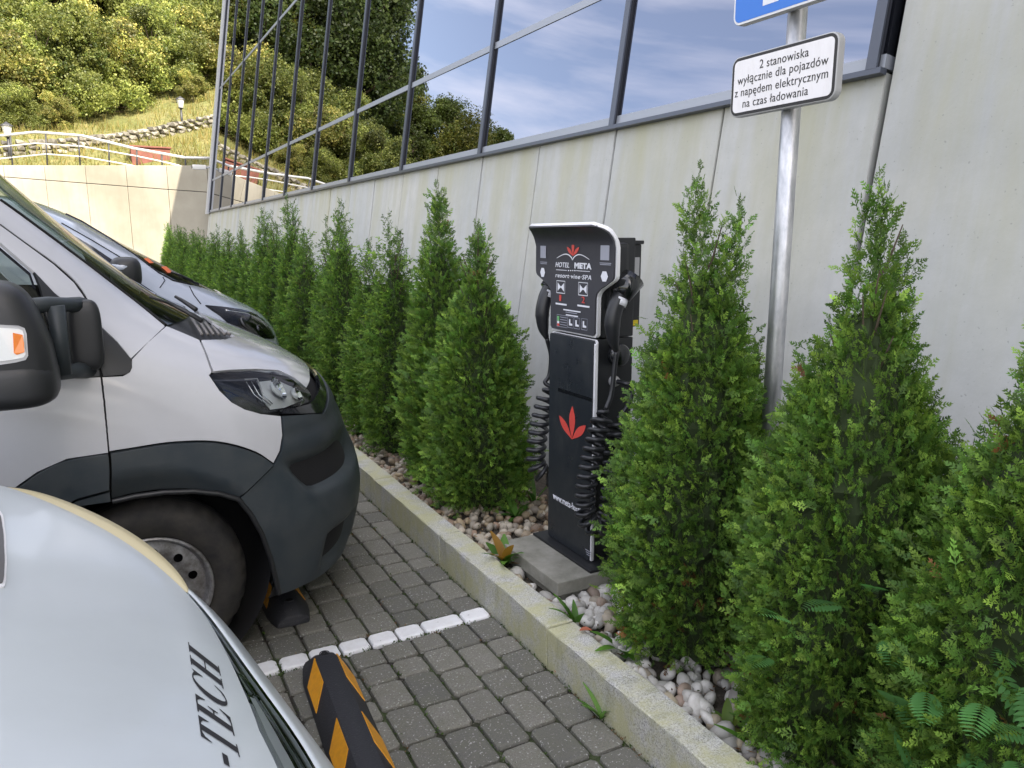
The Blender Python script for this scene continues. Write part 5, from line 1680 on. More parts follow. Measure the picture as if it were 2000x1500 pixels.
def frond_template(seed, nb=6, L=1.0):
    """flat branching spray in the XZ plane growing along +Z: list of narrow blades -> V, F, t (0 base .. 1 tip)"""
    g = rng(seed)
    V, F, T = [], [], []
    def blade(p, d, l, w_, t0, t1):
        n = np.array([d[1] * 0 + d[2], 0, -d[0]])
        k = len(V)
        m = p + d * l * .45
        V.extend([p, m + n * w_, p + d * l, m - n * w_]); T.extend([t0, (t0 + t1) / 2, t1, (t0 + t1) / 2])
        F.append((k, k + 1, k + 2, k + 3))
    axis = []
    p = np.zeros(3); ang = 0
    for i in range(nb):
        ang += g.normal(0, .10)
        d = np.array([math.sin(ang), 0, math.cos(ang)])
        l = L / nb
        blade(p, d, l * 1.35, .034, i / nb * .8, (i + 1) / nb * .8 + .1)
        if i > 0:
            for s in (1, -1):
                if g.random() < .12: continue
                a2 = ang + s * g.uniform(.55, .85)
                ll = L * (.42 - .30 * i / nb) * g.uniform(.75, 1.2)
                q = p + d * l * g.uniform(0, .6)
                d2 = np.array([math.sin(a2), 0, math.cos(a2)])
                blade(q, d2, ll, .044, i / nb * .7 + .1, .75 + .25 * i / nb)
                if ll > .27:
                    for s3 in (1, -1):
                        a3 = a2 + s3 * g.uniform(.5, .8)
                        blade(q + d2 * ll * g.uniform(.4, .6), np.array([math.sin(a3), 0, math.cos(a3)]), ll * .5, .030, i / nb * .7 + .25, .85)
        p = p + d * l
    V = np.array(V); V[:, 1] += .12 * V[:, 2] ** 2 + .10 * np.abs(V[:, 0]) ** 1.5      # gentle cupping
    return V, np.array(F), np.array(T)
FR = [frond_template(40 + i) for i in range(4)]
FRL = [frond_template(60 + i, 4) for i in range(3)]

def place(templates, P, D, U, S, C0, C1, g):
    """instance templates at P, growing along D, plane normal ~U, size S; colours blend C0 (base) -> C1 (tip)"""
    n = len(P)
    D = D / np.linalg.norm(D, axis=1)[:, None]
    X = np.cross(U, D); X /= np.linalg.norm(X, axis=1)[:, None] + 1e-9
    Y = np.cross(D, X)
    which = g.integers(0, len(templates), n)
    Vs, Fs, Cs = [], [], []
    base = 0
    for w_, (V, F, T) in enumerate(templates):
        idx = np.nonzero(which == w_)[0]
        if len(idx) == 0: continue
        W = P[idx, None, :] + S[idx, None, None] * (V[None, :, 0:1] * X[idx, None, :] + V[None, :, 1:2] * Y[idx, None, :] + V[None, :, 2:3] * D[idx, None, :])
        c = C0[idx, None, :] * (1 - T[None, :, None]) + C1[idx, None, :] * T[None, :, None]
        f = F[None, :, :] + (np.arange(len(idx)) * len(V))[:, None, None] + base
        Vs.append(W.reshape(-1, 3)); Cs.append(c.reshape(-1, 3)); Fs.append(f.reshape(-1, F.shape[1]))
        base += len(idx) * len(V)
    return np.concatenate(Vs), np.concatenate(Fs), np.concatenate(Cs)

def thuja_mesh(seed, H, R, n_clump, per, size, templates, apex=((0, 0, 1.0),), gap=.0, brown=.02, low_brown=.0):
    """pointed conifer: foliage clumps on an uneven cone, each a fan of flat sprays"""
    g = rng(seed)
    P, D, U, S, C0, C1 = [], [], [], [], [], []
    ph = g.uniform(0, 6.28, 6)
    def prof(t): return R * np.interp(t, [0, .12, .28, .45, .60, .72, .79, .85, .92, 1.0], [.86, .97, 1.0, .90, .70, .48, .32, .18, .09, .03])
    tt = np.linspace(0, 1, 400); cw_ = np.cumsum(prof(tt) + R * .05); cw_ /= cw_[-1]
    n_in = int(n_clump * .25)
    for cl in range(n_clump + n_in):
        inner = cl >= n_clump
        q_ = g.random() if inner else (cl + g.random()) / n_clump
        t = float(np.interp(q_, cw_, tt))
        a = g.uniform(0, 2 * math.pi) if inner else cl * 2.399963 + g.normal(0, .25)
        lump = 1 + .09 * math.sin(3 * a + ph[0] + 4 * t) + .07 * math.sin(5 * a + ph[1] - 9 * t) + .08 * math.sin(14 * t + 2 * a + ph[2])
        ap = apex[g.integers(0, len(apex))] if t > .66 else None
        ax, ay, at = ap if ap else (0, 0, 1)
        k = max(0, (t - .60) / .40)
        r = float(prof(np.array(t))) * lump * (g.uniform(.5, .8) if inner else .76 + .26 * g.random()) * (1 + .13 * math.sin(8 * a + 3 * t + ph[3]) * math.sin(24 * t + 2 * a + ph[4]))
        if ap and len(apex) > 1 and t > .74: r *= .75
        c = np.array([r * math.cos(a) + ax * k, r * math.sin(a) + ay * k, (.04 + .96 * t * (at if ap else 1)) * H])
        out = np.array([math.cos(a), math.sin(a), 0])
        el = g.uniform(.15, .7) + t * .75
        dirc = out * math.cos(el) + np.array([0, 0, math.sin(el)])
        tone = g.normal(0, 1)
        isb = g.random() < brown + low_brown * max(0, .3 - t) * 3
        nfr = int(per * g.uniform(.6, 1.3)) + 1
        for _ in range(nfr):
            d = dirc + g.normal(0, .42, 3)
            u = np.cross(out, np.array([0, 0, 1.])) + g.normal(0, .55, 3)
            P.append(c + np.clip(g.normal(0, .030 * size / .06, 3), -.04, .04)); D.append(d); U.append(u)
            s = size * g.uniform(.7, 1.35); S.append(s)
            v = math.exp(.24 * tone + g.normal(0, .18))
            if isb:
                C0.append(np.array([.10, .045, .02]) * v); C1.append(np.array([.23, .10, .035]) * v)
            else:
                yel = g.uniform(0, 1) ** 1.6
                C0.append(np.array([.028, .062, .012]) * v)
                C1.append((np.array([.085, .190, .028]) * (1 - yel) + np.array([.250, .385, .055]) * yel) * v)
    # leader shoots
    for ax, ay, at in apex:
        for i in range(34):
            z = H * at * (.86 + .19 * i / 34)
            P.append(np.array([ax + g.normal(0, .008), ay + g.normal(0, .008), z])); D.append(np.array([g.normal(0, .28), g.normal(0, .28), 1.0])); U.append(g.normal(0, 1, 3)); S.append(size * g.uniform(.6, 1.0))
            C0.append(np.array([.04, .07, .018])); C1.append(np.array([.12, .20, .05]))
    P, D, U, S, C0, C1 = map(np.array, (P, D, U, S, C0, C1))
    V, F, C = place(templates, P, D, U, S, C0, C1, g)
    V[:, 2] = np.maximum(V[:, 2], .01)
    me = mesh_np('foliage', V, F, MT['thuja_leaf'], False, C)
    CORES[me.name] = thuja_core(seed, H, R)
    return me

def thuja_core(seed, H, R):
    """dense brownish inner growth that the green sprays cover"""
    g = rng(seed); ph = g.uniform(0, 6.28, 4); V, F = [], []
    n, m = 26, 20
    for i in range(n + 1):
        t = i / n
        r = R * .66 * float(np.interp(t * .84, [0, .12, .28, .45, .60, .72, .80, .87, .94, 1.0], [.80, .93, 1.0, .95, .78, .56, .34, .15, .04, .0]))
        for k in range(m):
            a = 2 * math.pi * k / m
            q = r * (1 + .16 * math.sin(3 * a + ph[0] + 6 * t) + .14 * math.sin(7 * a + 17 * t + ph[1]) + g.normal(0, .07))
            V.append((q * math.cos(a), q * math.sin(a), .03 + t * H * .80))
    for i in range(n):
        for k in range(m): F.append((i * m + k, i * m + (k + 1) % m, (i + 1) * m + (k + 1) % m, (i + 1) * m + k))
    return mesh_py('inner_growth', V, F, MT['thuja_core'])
CORES = {}
def thuja_trunk(seed, H, R):
    g = rng(seed)
    V, F = [], []
    def add(pts, rs):
        v, f = tube_data(pts, rs, 6, False); k = len(V)
        V.extend(v); F.extend([tuple(i + k for i in q) for q in f])
    add([(0, 0, 0), (.01, 0, H * .4), (0, .005, H * .80)], [.022, .013, .003])
    for i in range(30):
        t = g.uniform(.06, .9); a = g.uniform(0, 6.28); r = R * (1 - .9 * t) * .85
        add([(0, 0, t * H), (r * .5 * math.cos(a), r * .5 * math.sin(a), t * H + .05 * H * .6), (r * math.cos(a), r * math.sin(a), t * H + .10 * H)], [.006, .004, .0015])
    return mesh_py('trunk', V, F, MT['bark'], True)

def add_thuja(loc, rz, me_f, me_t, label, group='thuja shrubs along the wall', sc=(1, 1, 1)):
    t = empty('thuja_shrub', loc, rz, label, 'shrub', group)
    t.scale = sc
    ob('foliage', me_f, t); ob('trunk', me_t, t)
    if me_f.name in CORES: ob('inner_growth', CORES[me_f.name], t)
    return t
tr_hi = thuja_trunk(1, 1.6, .36)
BZ = .085
# near shrubs: fine sprays
m_a = thuja_mesh(101, 1.66, .245, 1900, 4.2, .047, FR, ((-.005, .03, 1.0), (.03, -.10, .945)), brown=.003, low_brown=.07)
m_b = thuja_mesh(102, 1.60, .295, 2300, 4.2, .047, FR, ((0, 0, 1.0), (.03, -.09, .90)), brown=.003, low_brown=.02)
m_c = thuja_mesh(103, 1.42, .315, 2100, 4.2, .049, FR, ((0, 0, 1.0), (.06, .04, .92)), brown=.015, low_brown=.07)
add_thuja((1.79, 1.945, BZ), .3, m_a, tr_hi, 'double-tipped thuja shrub standing directly right of the charging station')
add_thuja((1.80, 1.315, BZ), 1.0, m_b, tr_hi, 'tall thuja shrub standing in front of and right of the sign pole', sc=(.92, .92, 1.0))
add_thuja((1.84, .83, BZ), 2.2, m_c, tr_hi, 'thuja shrub cut off by the right edge of the picture')
m_s = thuja_mesh(104, 1.08, .19, 700, 4, .047, FR, ((0, 0, 1.0),), brown=.02)
add_thuja((2.14, 2.02, BZ), 0, m_s, thuja_trunk(2, 1.05, .18), 'small thuja shrub by the wall left of the sign pole', sc=(1, 1, 1))
# left of the charger: medium detail, then coarser with distance
m_d = thuja_mesh(105, 1.52, .255, 1800, 4, .054, FR, ((0, 0, 1.0), (.02, .05, .97)), brown=.002)
m_e = thuja_mesh(106, 1.74, .205, 1350, 4, .056, FR, ((0, 0, 1.0),), brown=.002)
m_f = [thuja_mesh(110 + i, 1.62, .188, 950, 4, .066, FRL, ap, brown=.002) for i, ap in enumerate((((0, 0, 1.0),), ((0, .06, 1.0), (0, -.07, .96)), ((0, .03, 1.0), (.03, -.05, .93))))]
ordn = ['first', 'second', 'third', 'fourth', 'fifth', 'sixth', 'seventh', 'eighth', 'ninth', 'tenth', 'eleventh', 'twelfth', 'thirteenth', 'fourteenth', 'fifteenth', 'sixteenth', 'seventeenth', 'eighteenth', 'nineteenth', 'twentieth', 'twenty-first', 'twenty-second', 'twenty-third', 'twenty-fourth', 'twenty-fifth', 'twenty-sixth', 'twenty-seventh', 'twenty-eighth']
ys = [3.72, 4.22, 4.98, 5.52, 6.28, 6.72, 7.35, 8.15, 8.75, 9.4, 10.2, 10.95, 11.7, 12.4, 13.1, 13.8, 14.6, 15.4, 16.2, 17.0, 17.8, 18.6, 19.4, 20.2, 20.95]
hs_ = [1.0, 1.0, .98, .88, 1.06, .98, .95, 1.14, 1.04, 1.08, .88, 1.0, .95, .86, 1.0, .9, .95, .98, .97, 1.0, 1.02, 1.05, 1.0, 1.08, 1.1]
trnd = random.Random(8)
for i, y in enumerate(ys):
    me = m_d if i == 0 else m_e if i == 1 else m_f[i % 3]
    x = 1.84 - .0105 * max(0, y - 4) + trnd.uniform(-.04, .04)
    lab = ('%s thuja shrub of the row to the left of the charging station' % ordn[i]) if i < len(ys) - 1 else 'farthest thuja shrub of the row beside the sunlit retaining wall'
    add_thuja((x, y, BZ), trnd.uniform(0, 6.28), me, tr_hi, lab, sc=(1, 1, hs_[i]) if i < 2 else (trnd.uniform(.92, 1.08),) * 2 + (hs_[i],))

# ------------------------------------------------------------------ pebbles in the bed
def pebbles():
    g = rng(21)
    bm = bmesh.new(); bmesh.ops.create_icosphere(bm, subdivisions=2, radius=1)
    tv = np.array([v.co for v in bm.verts]); tf = np.array([[v.index for v in f.verts] for f in bm.faces]); bm.free()
    n = 0
    Vs, Fs, Cs = [], [], []
    pts = []
    for (x0, x1, y0, y1, dens, smin, smax) in ((1.50, 2.4, .7, 3.2, 800, .015, .034), (1.50, 2.2, 3.2, 6.5, 560, .013, .027), (1.50, 2.0, 6.5, 11, 220, .015, .028)):
        m = int((x1 - x0) * (y1 - y0) * dens)
        for _ in range(m): pts.append((g.uniform(x0, x1), g.uniform(y0, y1), g.uniform(smin, smax)))
    for i, (x, y, s) in enumerate(pts):
        if 1.57 < x < 2.13 and 2.48 < y < 3.01: continue
        A = g.normal(0, 1, (3, 3)); q, _ = np.linalg.qr(A)
        sc = np.array([s * g.uniform(1.0, 1.5), s * g.uniform(.8, 1.1), s * g.uniform(.6, .9)])
        bump = 1 + .12 * np.sin(tv @ g.normal(0, 2.2, 3) + g.uniform(0, 6))
        v = (tv * bump[:, None] * sc) @ q.T
        z = .088 + s * .45 + (g.random() ** 2) * .016
        Vs.append(v + np.array([x, y, z])); Fs.append(tf + n); n += len(tv)
        whit = 1 if y < 2.6 else .45
        if g.random() < .72 * whit + .1: c = np.array([.54, .52, .48]) * g.uniform(.6, 1.15)
        else: c = np.array([[.34, .29, .22], [.26, .24, .22], [.40, .34, .24], [.30, .22, .17]][g.integers(0, 4)]) * g.uniform(.7, 1.15)
        if y > 3: c = c * np.array([.88, .80, .68])
        Cs.append(np.tile(c, (len(tv), 1)))
    return mesh_np('gravel', np.concatenate(Vs), np.concatenate(Fs), MT['pebble'], True, np.concatenate(Cs))
tag(ob('pebble_gravel', pebbles()), 'white and tan rounded pebbles filling the planting bed', 'gravel', kind='stuff')

def litter():
    g = rng(77); Vs, Fs, Cs = [], [], []; k = 0
    for _ in range(2600):
        x, y = g.uniform(1.50, 2.3), g.uniform(.8, 6.5)
        if 1.57 < x < 2.13 and 2.48 < y < 3.01: continue
        q = np.array([x, y, .108 + g.random() * .022]); d = g.normal(0, 1, 3); d[2] *= .25; d /= np.linalg.norm(d); e = np.cross(d, np.array([0, 0, 1.]) + g.normal(0, .3, 3)); e /= np.linalg.norm(e)
        l, w_ = g.uniform(.010, .035), g.uniform(.001, .004)
        Vs.append(np.array([q, q + d * l * .5 + e * w_, q + d * l, q + d * l * .5 - e * w_])); Fs.append(np.array([[0, 1, 2, 3]]) + k); k += 4
        c = np.array([[.20, .10, .045], [.10, .065, .035], [.07, .10, .03], [.28, .17, .08]][g.integers(0, 4)]) * g.uniform(.6, 1.2); Cs.append(np.tile(c, (4, 1)))
    return mesh_np('litter', np.concatenate(Vs), np.concatenate(Fs), MT['weed_leaf'], False, np.concatenate(Cs))
tag(ob('dead_litter', litter()), 'dead thuja scraps scattered over the pebbles', 'litter', kind='stuff')

# ------------------------------------------------------------------ leaves and weeds
def leaf_data(L, w_, n=6, bend=.3, fold=.15):
    V, F = [], []
    for i in range(n + 1):
        t = i / n
        ww = w_ * math.sin(math.pi * (t * .92 + .04)) ** .8
        z = L * t; y = -bend * L * t * t
        V += [(-ww, y + fold * ww, z), (0, y, z), (ww, y + fold * ww, z)]
    for i in range(n):
        k = i * 3
        F += [(k, k + 1, k + 4, k + 3), (k + 1, k + 2, k + 5, k + 4)]
    return np.array(V), np.array(F)
def rosette(name, loc, n, L, w_, seed, label, col0=(.045, .12, .02), col1=(.12, .26, .04), spread=.9, cat='weed', group='leafy weeds by the kerb', brown=0):
    g = rng(seed); Vs, Fs, Cs = [], [], []; k = 0
    for i in range(n):
        v, f = leaf_data(L * g.uniform(.6, 1.15), w_ * g.uniform(.7, 1.2), 6, g.uniform(.15, .7), g.uniform(.1, .4))
        tilt = g.uniform(.15, spread); a = g.uniform(0, 6.28)
        M_ = np.array((Matrix.Rotation(a, 3, 'Z') @ Matrix.Rotation(tilt, 3, 'X')))
        Vs.append(v @ M_.T); Fs.append(f + k); k += len(v)
        t = g.random(); c = np.array(col0) * (1 - t) + np.array(col1) * t
        if g.random() < brown: c = np.array([.30, .17, .04])
        Cs.append(np.tile(c, (len(v), 1)))
    o = ob(name, mesh_np(name, np.concatenate(Vs), np.concatenate(Fs), MT['weed_leaf'], True, np.concatenate(Cs)), None, loc)
    return tag(o, label, cat, group)
def at_bed(px_, py_, z=.1): 
    p = on_z(px_, py_, z); return (p.x, p.y, z - .005)
rosette('broadleaf_weed', at_bed(985, 1105), 13, .17, .022, 1, 'broad-leaved weed with browning leaves at the left end of the footing slab', brown=.2)
rosette('broadleaf_weed', at_bed(1010, 1010), 7, .14, .022, 2, 'broad-leaved weed in the pebbles behind the footing left of the charger', spread=1.2)
rosette('broadleaf_weed', at_bed(1125, 1225), 6, .15, .016, 3, 'upright dandelion leaves by the kerb in front of the footing', spread=.6)
rosette('broadleaf_weed', at_bed(1215, 1275), 9, .13, .020, 4, 'dark green weed below the double-tipped thuja by the kerb', spread=1.1)
rosette('broadleaf_weed', at_bed(1420, 1425), 8, .085, .016, 5, 'yellowish broad-leaved weed beside the kerb near the bottom edge', spread=1.2, brown=.0, col1=(.22, .28, .05))
rosette('broadleaf_weed', at_bed(1480, 1470), 5, .16, .014, 6, 'thin upright weed among white pebbles at the bottom edge', spread=.7)
rosette('broadleaf_weed', at_bed(1045, 985), 6, .18, .012, 7, 'grassy weed growing behind the base of the charging station', spread=.8)
p = on_z(1180, 1392, .0)
rosette('kerb_weed', (KO - .012, 1.875, .0), 12, .10, .008, 8, 'small feathery weed in the joint at the foot of the kerb', spread=.7, col1=(.16, .30, .07))
# low moss and sprouts in paving joints
def sprouts():
    g = rng(31); Vs, Fs, Cs = [], [], []; k = 0
    spots = [(KO - .01, y) for y in np.arange(1.2, 6.5, .021)] + [(KO - .1285 * i - .004 + g.normal(0, .003), g.uniform(1.2, 5.5)) for i in range(1, 8) for _ in range(44)]
    spots += [(x, LINE0 - .004) for x in np.arange(.25, 1.3, .016)] + [(x, LINE1 + .004) for x in np.arange(.25, 1.3, .05)]
    for (x, y) in spots:
        if g.random() < .15 + .3 * math.sin(y * 5 + x * 9): continue
        c = np.array([.05, .085, .02]) * g.uniform(.6, 1.7)
        if g.random() < .15: c = np.array([.16, .10, .05])
        for _ in range(g.integers(4, 11)):
            q = np.array([x + g.normal(0, .007), y + g.normal(0, .009), -.012 + g.uniform(0, .008)])
            d = g.normal(0, 1, 3); d[2] = abs(d[2]) * .8; d /= np.linalg.norm(d); e = np.cross(d, g.normal(0, 1, 3)); e /= np.linalg.norm(e)
            l, w_ = g.uniform(.006, .015), g.uniform(.0018, .004)
            Vs.append(np.array([q, q + d * l * .5 + e * w_, q + d * l, q + d * l * .5 - e * w_])); Fs.append(np.array([[0, 1, 2, 3]]) + k); k += 4
            Cs.append(np.tile(c * g.uniform(.8, 1.2), (4, 1)))
    return mesh_np('sprouts', np.concatenate(Vs), np.concatenate(Fs), MT['weed_leaf'], False, np.concatenate(Cs))
tag(ob('joint_moss', sprouts()), 'moss and tiny sprouts in the paving joints', 'moss', kind='stuff')
# vetch-like plant with feathered leaves at the lower right
def vetch(loc, seed, n, label, aim):
    t_ = empty('vetch_plant', loc, 0, label, 'weed')
    g = rng(seed)
    lv, lf = leaf_data(1, .16, 3, .1, .1)
    for i in range(n):
        Vs, Fs, Cs = [], [], []; k = 0
        base = np.array([g.normal(0, .10), g.normal(0, .16), g.uniform(.12, .62)])
        d = np.array(aim) + g.normal(0, .45, 3); d /= np.linalg.norm(d)
        side = np.cross(d, np.array([0, 0, 1.])) ; side /= np.linalg.norm(side); up = np.cross(side, d)
        L = g.uniform(.08, .13); m = 11
        c = np.array([.08, .20, .06]) * g.uniform(.9, 1.7)
        for j in range(m):
            t = (j + 1) / m; q = base + d * L * t - np.array([0, 0, .25 * L * t * t])
            for s in (1, -1):
                dd = side * s * .9 + d * .45; dd /= np.linalg.norm(dd); ll = .030 * math.sin(math.pi * (.15 + .8 * t)) + .008
                X = np.cross(dd, up); X /= np.linalg.norm(X)
                W = q + ll * (lv[:, 0:1] * X + lv[:, 1:2] * up + lv[:, 2:3] * dd)
                Vs.append(W); Fs.append(lf + k); k += len(W); Cs.append(np.tile(c, (len(W), 1)))
        ob('feathered_leaf', mesh_np('feathered_leaf', np.concatenate(Vs), np.concatenate(Fs), MT['weed_leaf'], True, np.concatenate(Cs)), t_)
_vp = on_x(1870, 1330, 1.57)
vetch((_vp.x, _vp.y, _vp.z - .36), 5, 26, 'feathery-leaved vetch climbing through the rightmost thuja', (-.7, -.25, .2))
# lavender stems beside the charger
def lavender(loc, seed, label):
    t = empty('lavender', loc, 0, label, 'flower'); g = rng(seed)
    for i in range(5):
        a = g.uniform(-.4, .4); L = g.uniform(.80, .93)
        pts = [(0, 0, 0), (.03 * g.normal(), -.04 + a * .05, L * .5), (.04 * g.normal(), -.10 + a * .2, L)]
        tube('stem', catmull([Vector(q) for q in pts], 5), .0018, MT['bark'] if i == 9 else MT['stem_green'], t, 4)
        e = Vector(pts[2]); V, F = [], []
        for j in range(26):
            q = e + Vector((g.normal(0, .004), g.normal(0, .004), -.0018 * j)); r = .004
            k = len(V); V += [q + Vector((r, 0, 0)), q + Vector((0, r, 0)), q + Vector((-r, 0, r)), q + Vector((0, -r, r))]
            F += [(k, k + 1, k + 2), (k, k + 2, k + 3), (k, k + 3, k + 1), (k + 1, k + 3, k + 2)]
        ob('flower_spike', mesh_py('flower_spike', V, F, MT['lilac']), t)
MT['stem_green'] = NM('stem_green', base=(.10, .17, .06), rough=.6).m
lavender((2.10, 2.62, BZ), 3, 'thin lavender stems with purple tips between the charger and the thuja')
# fallen leaves
for i, (px_, py_, z, lab) in enumerate(((1132, 1232, KH + .004, 'small red fallen leaf lying on top of the kerb'), (1085, 1313, .004, 'brown scrap of leaf in the gutter beside the kerb'))):
    q = on_z(px_, py_, z); v, f = leaf_data(.045, .014, 5, .2, .5)
    M_ = np.array(Matrix.Rotation(1.1 + i, 3, 'Z') @ Matrix.Rotation(1.35, 3, 'X'))
    tag(ob('fallen_leaf', mesh_np('fallen_leaf', v @ M_.T, f, MT['dry_leaf'], True), None, (q.x, q.y, z)), lab, 'leaf')

# ------------------------------------------------------------------ trees and bushes on the slope
def leaf_cluster(seed, n=6):
    g = rng(seed); V, F, T = [], [], []
    for i in range(n):
        p = g.normal(0, .28, 3); d = g.normal(0, 1, 3); d[2] -= .2; d /= np.linalg.norm(d); e = np.cross(d, g.normal(0, 1, 3)); e /= np.linalg.norm(e)
        l, w_ = g.uniform(.28, .5), g.uniform(.10, .18); k = len(V)
        V += [p, p + d * l * .5 + e * w_, p + d * l, p + d * l * .5 - e * w_]; F.append((k, k + 1, k + 2, k + 3)); T += [.2, .5, 1, .5]
    return np.array(V), np.array(F), np.array(T)
LC = [leaf_cluster(70 + i) for i in range(4)]
def crown(seed, H, R, n, size, c_lo, c_hi, shape='bush', base=.1, blobs=22):
    g = rng(seed)
    # blobs of foliage spread through the crown, leaf clusters on the blobs
    B = []
    for i in range(blobs):
        t = g.random()
        if shape == 'bush': rr = R * math.sqrt(max(0, 1 - (t * 1.05 - .15) ** 2)); z = base * H + t * (1 - base) * H * .85
        elif shape == 'column': rr = R * (1 - .6 * t); z = base * H + t * (1 - base) * H * .92
        else: rr = R * math.sin(math.pi * (.15 + .8 * t)); z = base * H + t * (1 - base) * H * .9
        a = g.uniform(0, 6.28); q = rr * g.random() ** .5
        B.append((q * math.cos(a), q * math.sin(a), z, R * g.uniform(.20, .40) * (1 if shape != 'column' else .8), g.normal(0, 1)))
    P, D, U, S, C0, C1 = [], [], [], [], [], []
    for i in range(n):
        bx_, by_, bz_, br, tone = B[g.integers(0, len(B))]
        d = g.normal(0, 1, 3); d /= np.linalg.norm(d)
        r = br * (1 - .5 * g.random() ** 2.2) * (1 + .25 * math.sin(4 * d[0] + 5 * d[2] + tone * 3))
        P.append(np.array([bx_, by_, bz_]) + d * r * np.array([1, 1, .85])); D.append(d + g.normal(0, .5, 3)); U.append(g.normal(0, 1, 3))
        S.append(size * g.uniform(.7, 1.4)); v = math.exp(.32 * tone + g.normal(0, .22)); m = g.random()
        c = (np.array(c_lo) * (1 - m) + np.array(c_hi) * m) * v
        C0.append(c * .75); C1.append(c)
    V, F, C = place(LC, *map(np.array, (P, D, U, S, C0, C1)), g)
    V[:, 2] = np.maximum(V[:, 2], .02)
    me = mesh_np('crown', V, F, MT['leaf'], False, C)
    V2, F2 = [], []
    def add(pts, rs):
        v, f = tube_data(pts, rs, 7, False); k = len(V2); V2.extend(v); F2.extend([tuple(i + k for i in q) for q in f])
    tr = max(.03, H * .018)
    add([(0, 0, -.4), (.02 * H, 0, H * .35), (0, .02 * H, H * .8)], [tr * 1.3, tr, tr * .25])
    for (bx_, by_, bz_, br, tone) in B:
        z0 = bz_ * g.uniform(.35, .7)
        add([(0, 0, z0), (bx_ * .5, by_ * .5, z0 * .5 + bz_ * .5 - .03 * H), (bx_, by_, bz_)], [tr * .5, tr * .32, tr * .1])
    return me, mesh_py('trunk', V2, F2, MT['bark'], True)
YG0, YG1 = (.10, .135, .030), (.27, .285, .075)
DG0, DG1 = (.035, .06, .017), (.085, .11, .03)
MG0, MG1 = (.065, .10, .022), (.14, .17, .04)
bushes = [crown(200, 3.4, 1.7, 5200, .20, YG0, YG1), crown(201, 3.0, 1.5, 4800, .20, YG0, (.30, .26, .08)), crown(202, 3.8, 1.6, 5200, .20, MG0, YG1)]
trees = [crown(210, 14, 4.6, 9500, .46, DG0, DG1, 'tree', .12, 34), crown(211, 12, 4.2, 8500, .45, MG0, MG1, 'tree', .1, 30), crown(212, 13, 2.4, 6500, .42, DG0, MG1, 'column', .08, 30), crown(213, 11, 4.5, 8500, .45, MG0, (.20, .19, .04), 'tree', .1, 30)]
def add_tree(kind, mesh_pair, x, y, label, sc=1.0, rz=0.0, cat='tree', group='trees on the slope', z=None):
    t = empty(kind, (x, y, (hill_at(x, y) if z is None else z) - .1), rz, label, cat, group); t.scale = (sc,) * 3
    ob('crown', mesh_pair[0], t); ob('trunk', mesh_pair[1], t)
    return t
vr = random.Random(17)
def slope_xy(px_, Y): 
    p = on_y(px_, 300, Y); return p.x, Y
blist = [(-60, 33, 0, 1.0), (20, 33.5, 1, 1.1), (95, 34.0, 0, 1.12), (150, 35.5, 2, 1.15), (215, 35.0, 0, 1.05), (262, 36.0, 1, 1.15), (315, 36.5, 2, 1.0), (365, 37.5, 0, 1.1), (412, 38.0, 1, 1.15), (-20, 36, 2, 1.2), (60, 37, 0, 1.25), (180, 38.5, 1, 1.3), (300, 40, 0, 1.3), (390, 41, 2, 1.3), (455, 40, 0, 1.2), (120, 31.0, 1, .45), (45, 31.3, 0, .5), (385, 34.5, 1, .45), (505, 42, 1, 1.2)]
def bush_label(i):
    px_, Y, k, sc = blist[i]
    if sc < .6: return 'small shrub in the grass just above the stone wall, %s of the three' % ordn[sorted([b[0] for b in blist if b[3] < .6]).index(px_)]
    row = [b for b in blist if b[3] >= .6 and (b[1] < 38.2) == (Y < 38.2)]
    n_ = sorted([b[0] for b in row]).index(px_)
    return '%s sunlit bush from the left in the %s row above the stone wall' % (ordn[n_], 'front' if Y < 38.2 else 'rear')
def tree_label(i):
    return '%s tall dark tree from the left behind the sunlit bushes' % ordn[sorted([t[0] for t in tl]).index(tl[i][0])]
for i, (px_, Y, k, sc) in enumerate(blist):
    x, y = slope_xy(px_, Y)
    add_tree('bush', bushes[k], x, y, bush_label(i), sc, vr.uniform(0, 6.28), 'bush', 'sunlit bushes above the stone wall')
tl = [(-40, 44, 0, 1.0), (70, 46, 0, 1.1), (150, 45, 3, .95), (215, 49, 0, 1.1), (300, 52, 1, 1.1), (380, 50, 1, 1.0), (440, 54, 0, 1.2), (0, 55, 0, 1.3), (250, 58, 2, 1.4)]
for i, (px_, Y, k, sc) in enumerate(tl):
    x, y = slope_xy(px_, Y)
    add_tree('tree', trees[k], x, y, tree_label(i), sc, vr.uniform(0, 6.28), 'tree', 'tall trees behind the bushes')
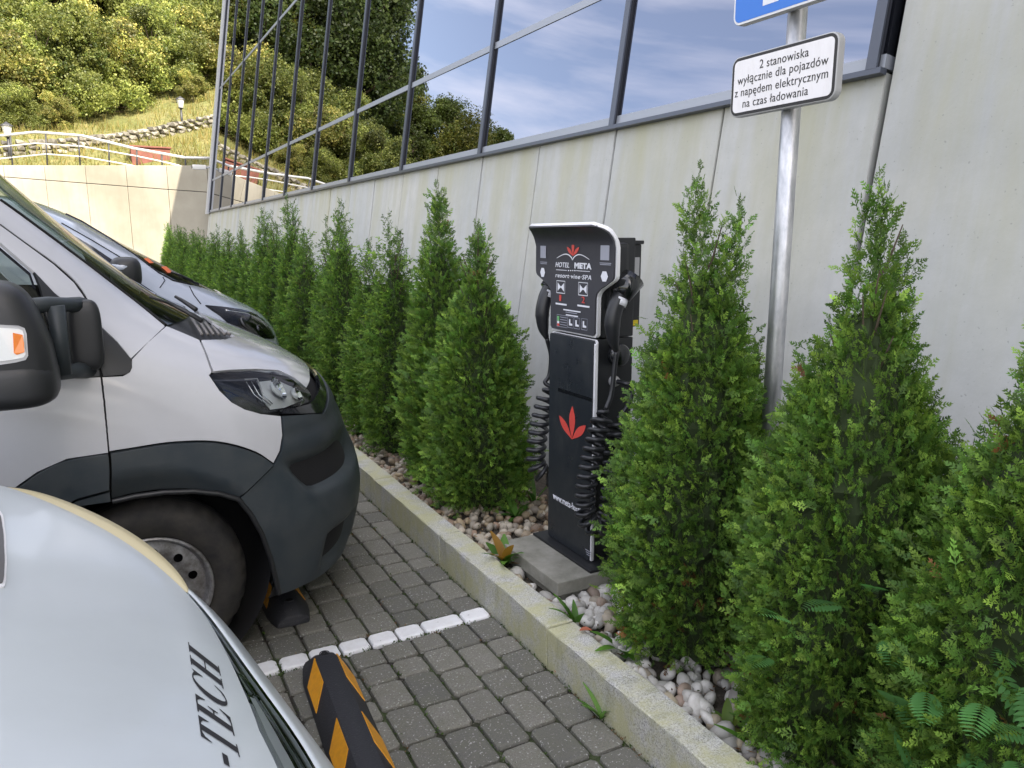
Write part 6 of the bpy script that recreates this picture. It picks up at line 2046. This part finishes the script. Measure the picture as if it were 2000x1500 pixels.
# the slope round the left of the car park, seen mirrored in the glass front
def slope_index(i, t): 
    p = hill_pt(i, t); return p.x, p.y
nW = len(wl2)
left_i = [i for i in range(nW) if wl2[i].x < -3]
kinds = ['tall spreading dark tree', 'rounded mid-green tree', 'narrow upright tree', 'broad olive-green tree']
mt_ = [(5.5, 27, 38, 0), (9.0, 27, 41, 0), (11.8, 24, 44, 0), (13.8, 17.5, 44, 1), (16.5, 17.8, 50, 3), (18.4, 15.5, 46, 1), (20.6, 16.6, 50, 1), (23.0, 15.8, 44, 3), (25.2, 15.5, 46, 1), (27.6, 14.2, 44, 3)]
for i, (az, el, d, k) in enumerate(mt_):
    x, y = 2.8 - d * math.sin(rad(az)), 6 + d * math.cos(rad(az))
    zb_ = hill_at(x, y); H_ = (14, 12, 13, 11)[k]
    sc = (2.5 + d * math.tan(rad(el)) - zb_) / H_
    if sc > .12: add_tree('tree', trees[k], x, y, '%s mirrored in the glass front, %s mirrored tree from the left' % (kinds[k], ordn[i]), sc, i * 1.3, 'tree', 'trees mirrored in the glass')
nb_ = 0
for j, i in enumerate(left_i):
    yw = wl2[i].y
    if yw < 14: continue
    for t in (3.6, 7.5, 12.0):
        if (j + int(t)) % 2: continue
        x, y = slope_index(i, t + vr.uniform(-1, 1))
        if math.degrees(math.atan2(2.8 - x, y - 6)) > 27: continue
        add_tree('bush', vr.choice(bushes), x, y, 'bush on the slope mirrored in the glass front, %s mirrored bush from the left' % ordn[min(nb_, len(ordn) - 1)], vr.uniform(.7, 1.0), vr.uniform(0, 6.28), 'bush', 'bushes mirrored in the glass'); nb_ += 1
# tall grass on the slope
def slope_grass():
    g = rng(41); Vs, Cs = [], []
    N = 15000
    rows_i = [i for i in range(nW - 1) if -9 < wl2[i].x < 4]
    for _ in range(N):
        i = rows_i[g.integers(0, len(rows_i))]; t = g.random() ** 1.3 * 14 + .1
        a, b = hill_pt(i, t), hill_pt(i + 1, t); p = a.lerp(b, g.random())
        h = g.uniform(.10, .42); a_ = g.uniform(0, 3.14); w_ = g.uniform(.010, .022)
        e = np.array([math.cos(a_), math.sin(a_), 0]) * w_; q = np.array(p) - np.array([0, 0, .04]); lean = g.normal(0, .28, 3) * h; lean[2] = 0
        Vs.append(np.array([q - e, q + e, q + lean + np.array([0, 0, h])]))
        m = g.random(); c = (np.array([.13, .15, .03]) * (1 - m) + np.array([.30, .23, .08]) * m) * g.uniform(.7, 1.2); Cs.append(np.tile(c, (3, 1)))
    V = np.concatenate(Vs); F = np.arange(len(V)).reshape(-1, 3)
    return mesh_np('slope_grass', V, F, MT['grass_blade'], False, np.concatenate(Cs))
tag(ob('slope_grass', slope_grass()), 'dry yellow-green grass on the sunlit slope', 'grass', kind='stuff')
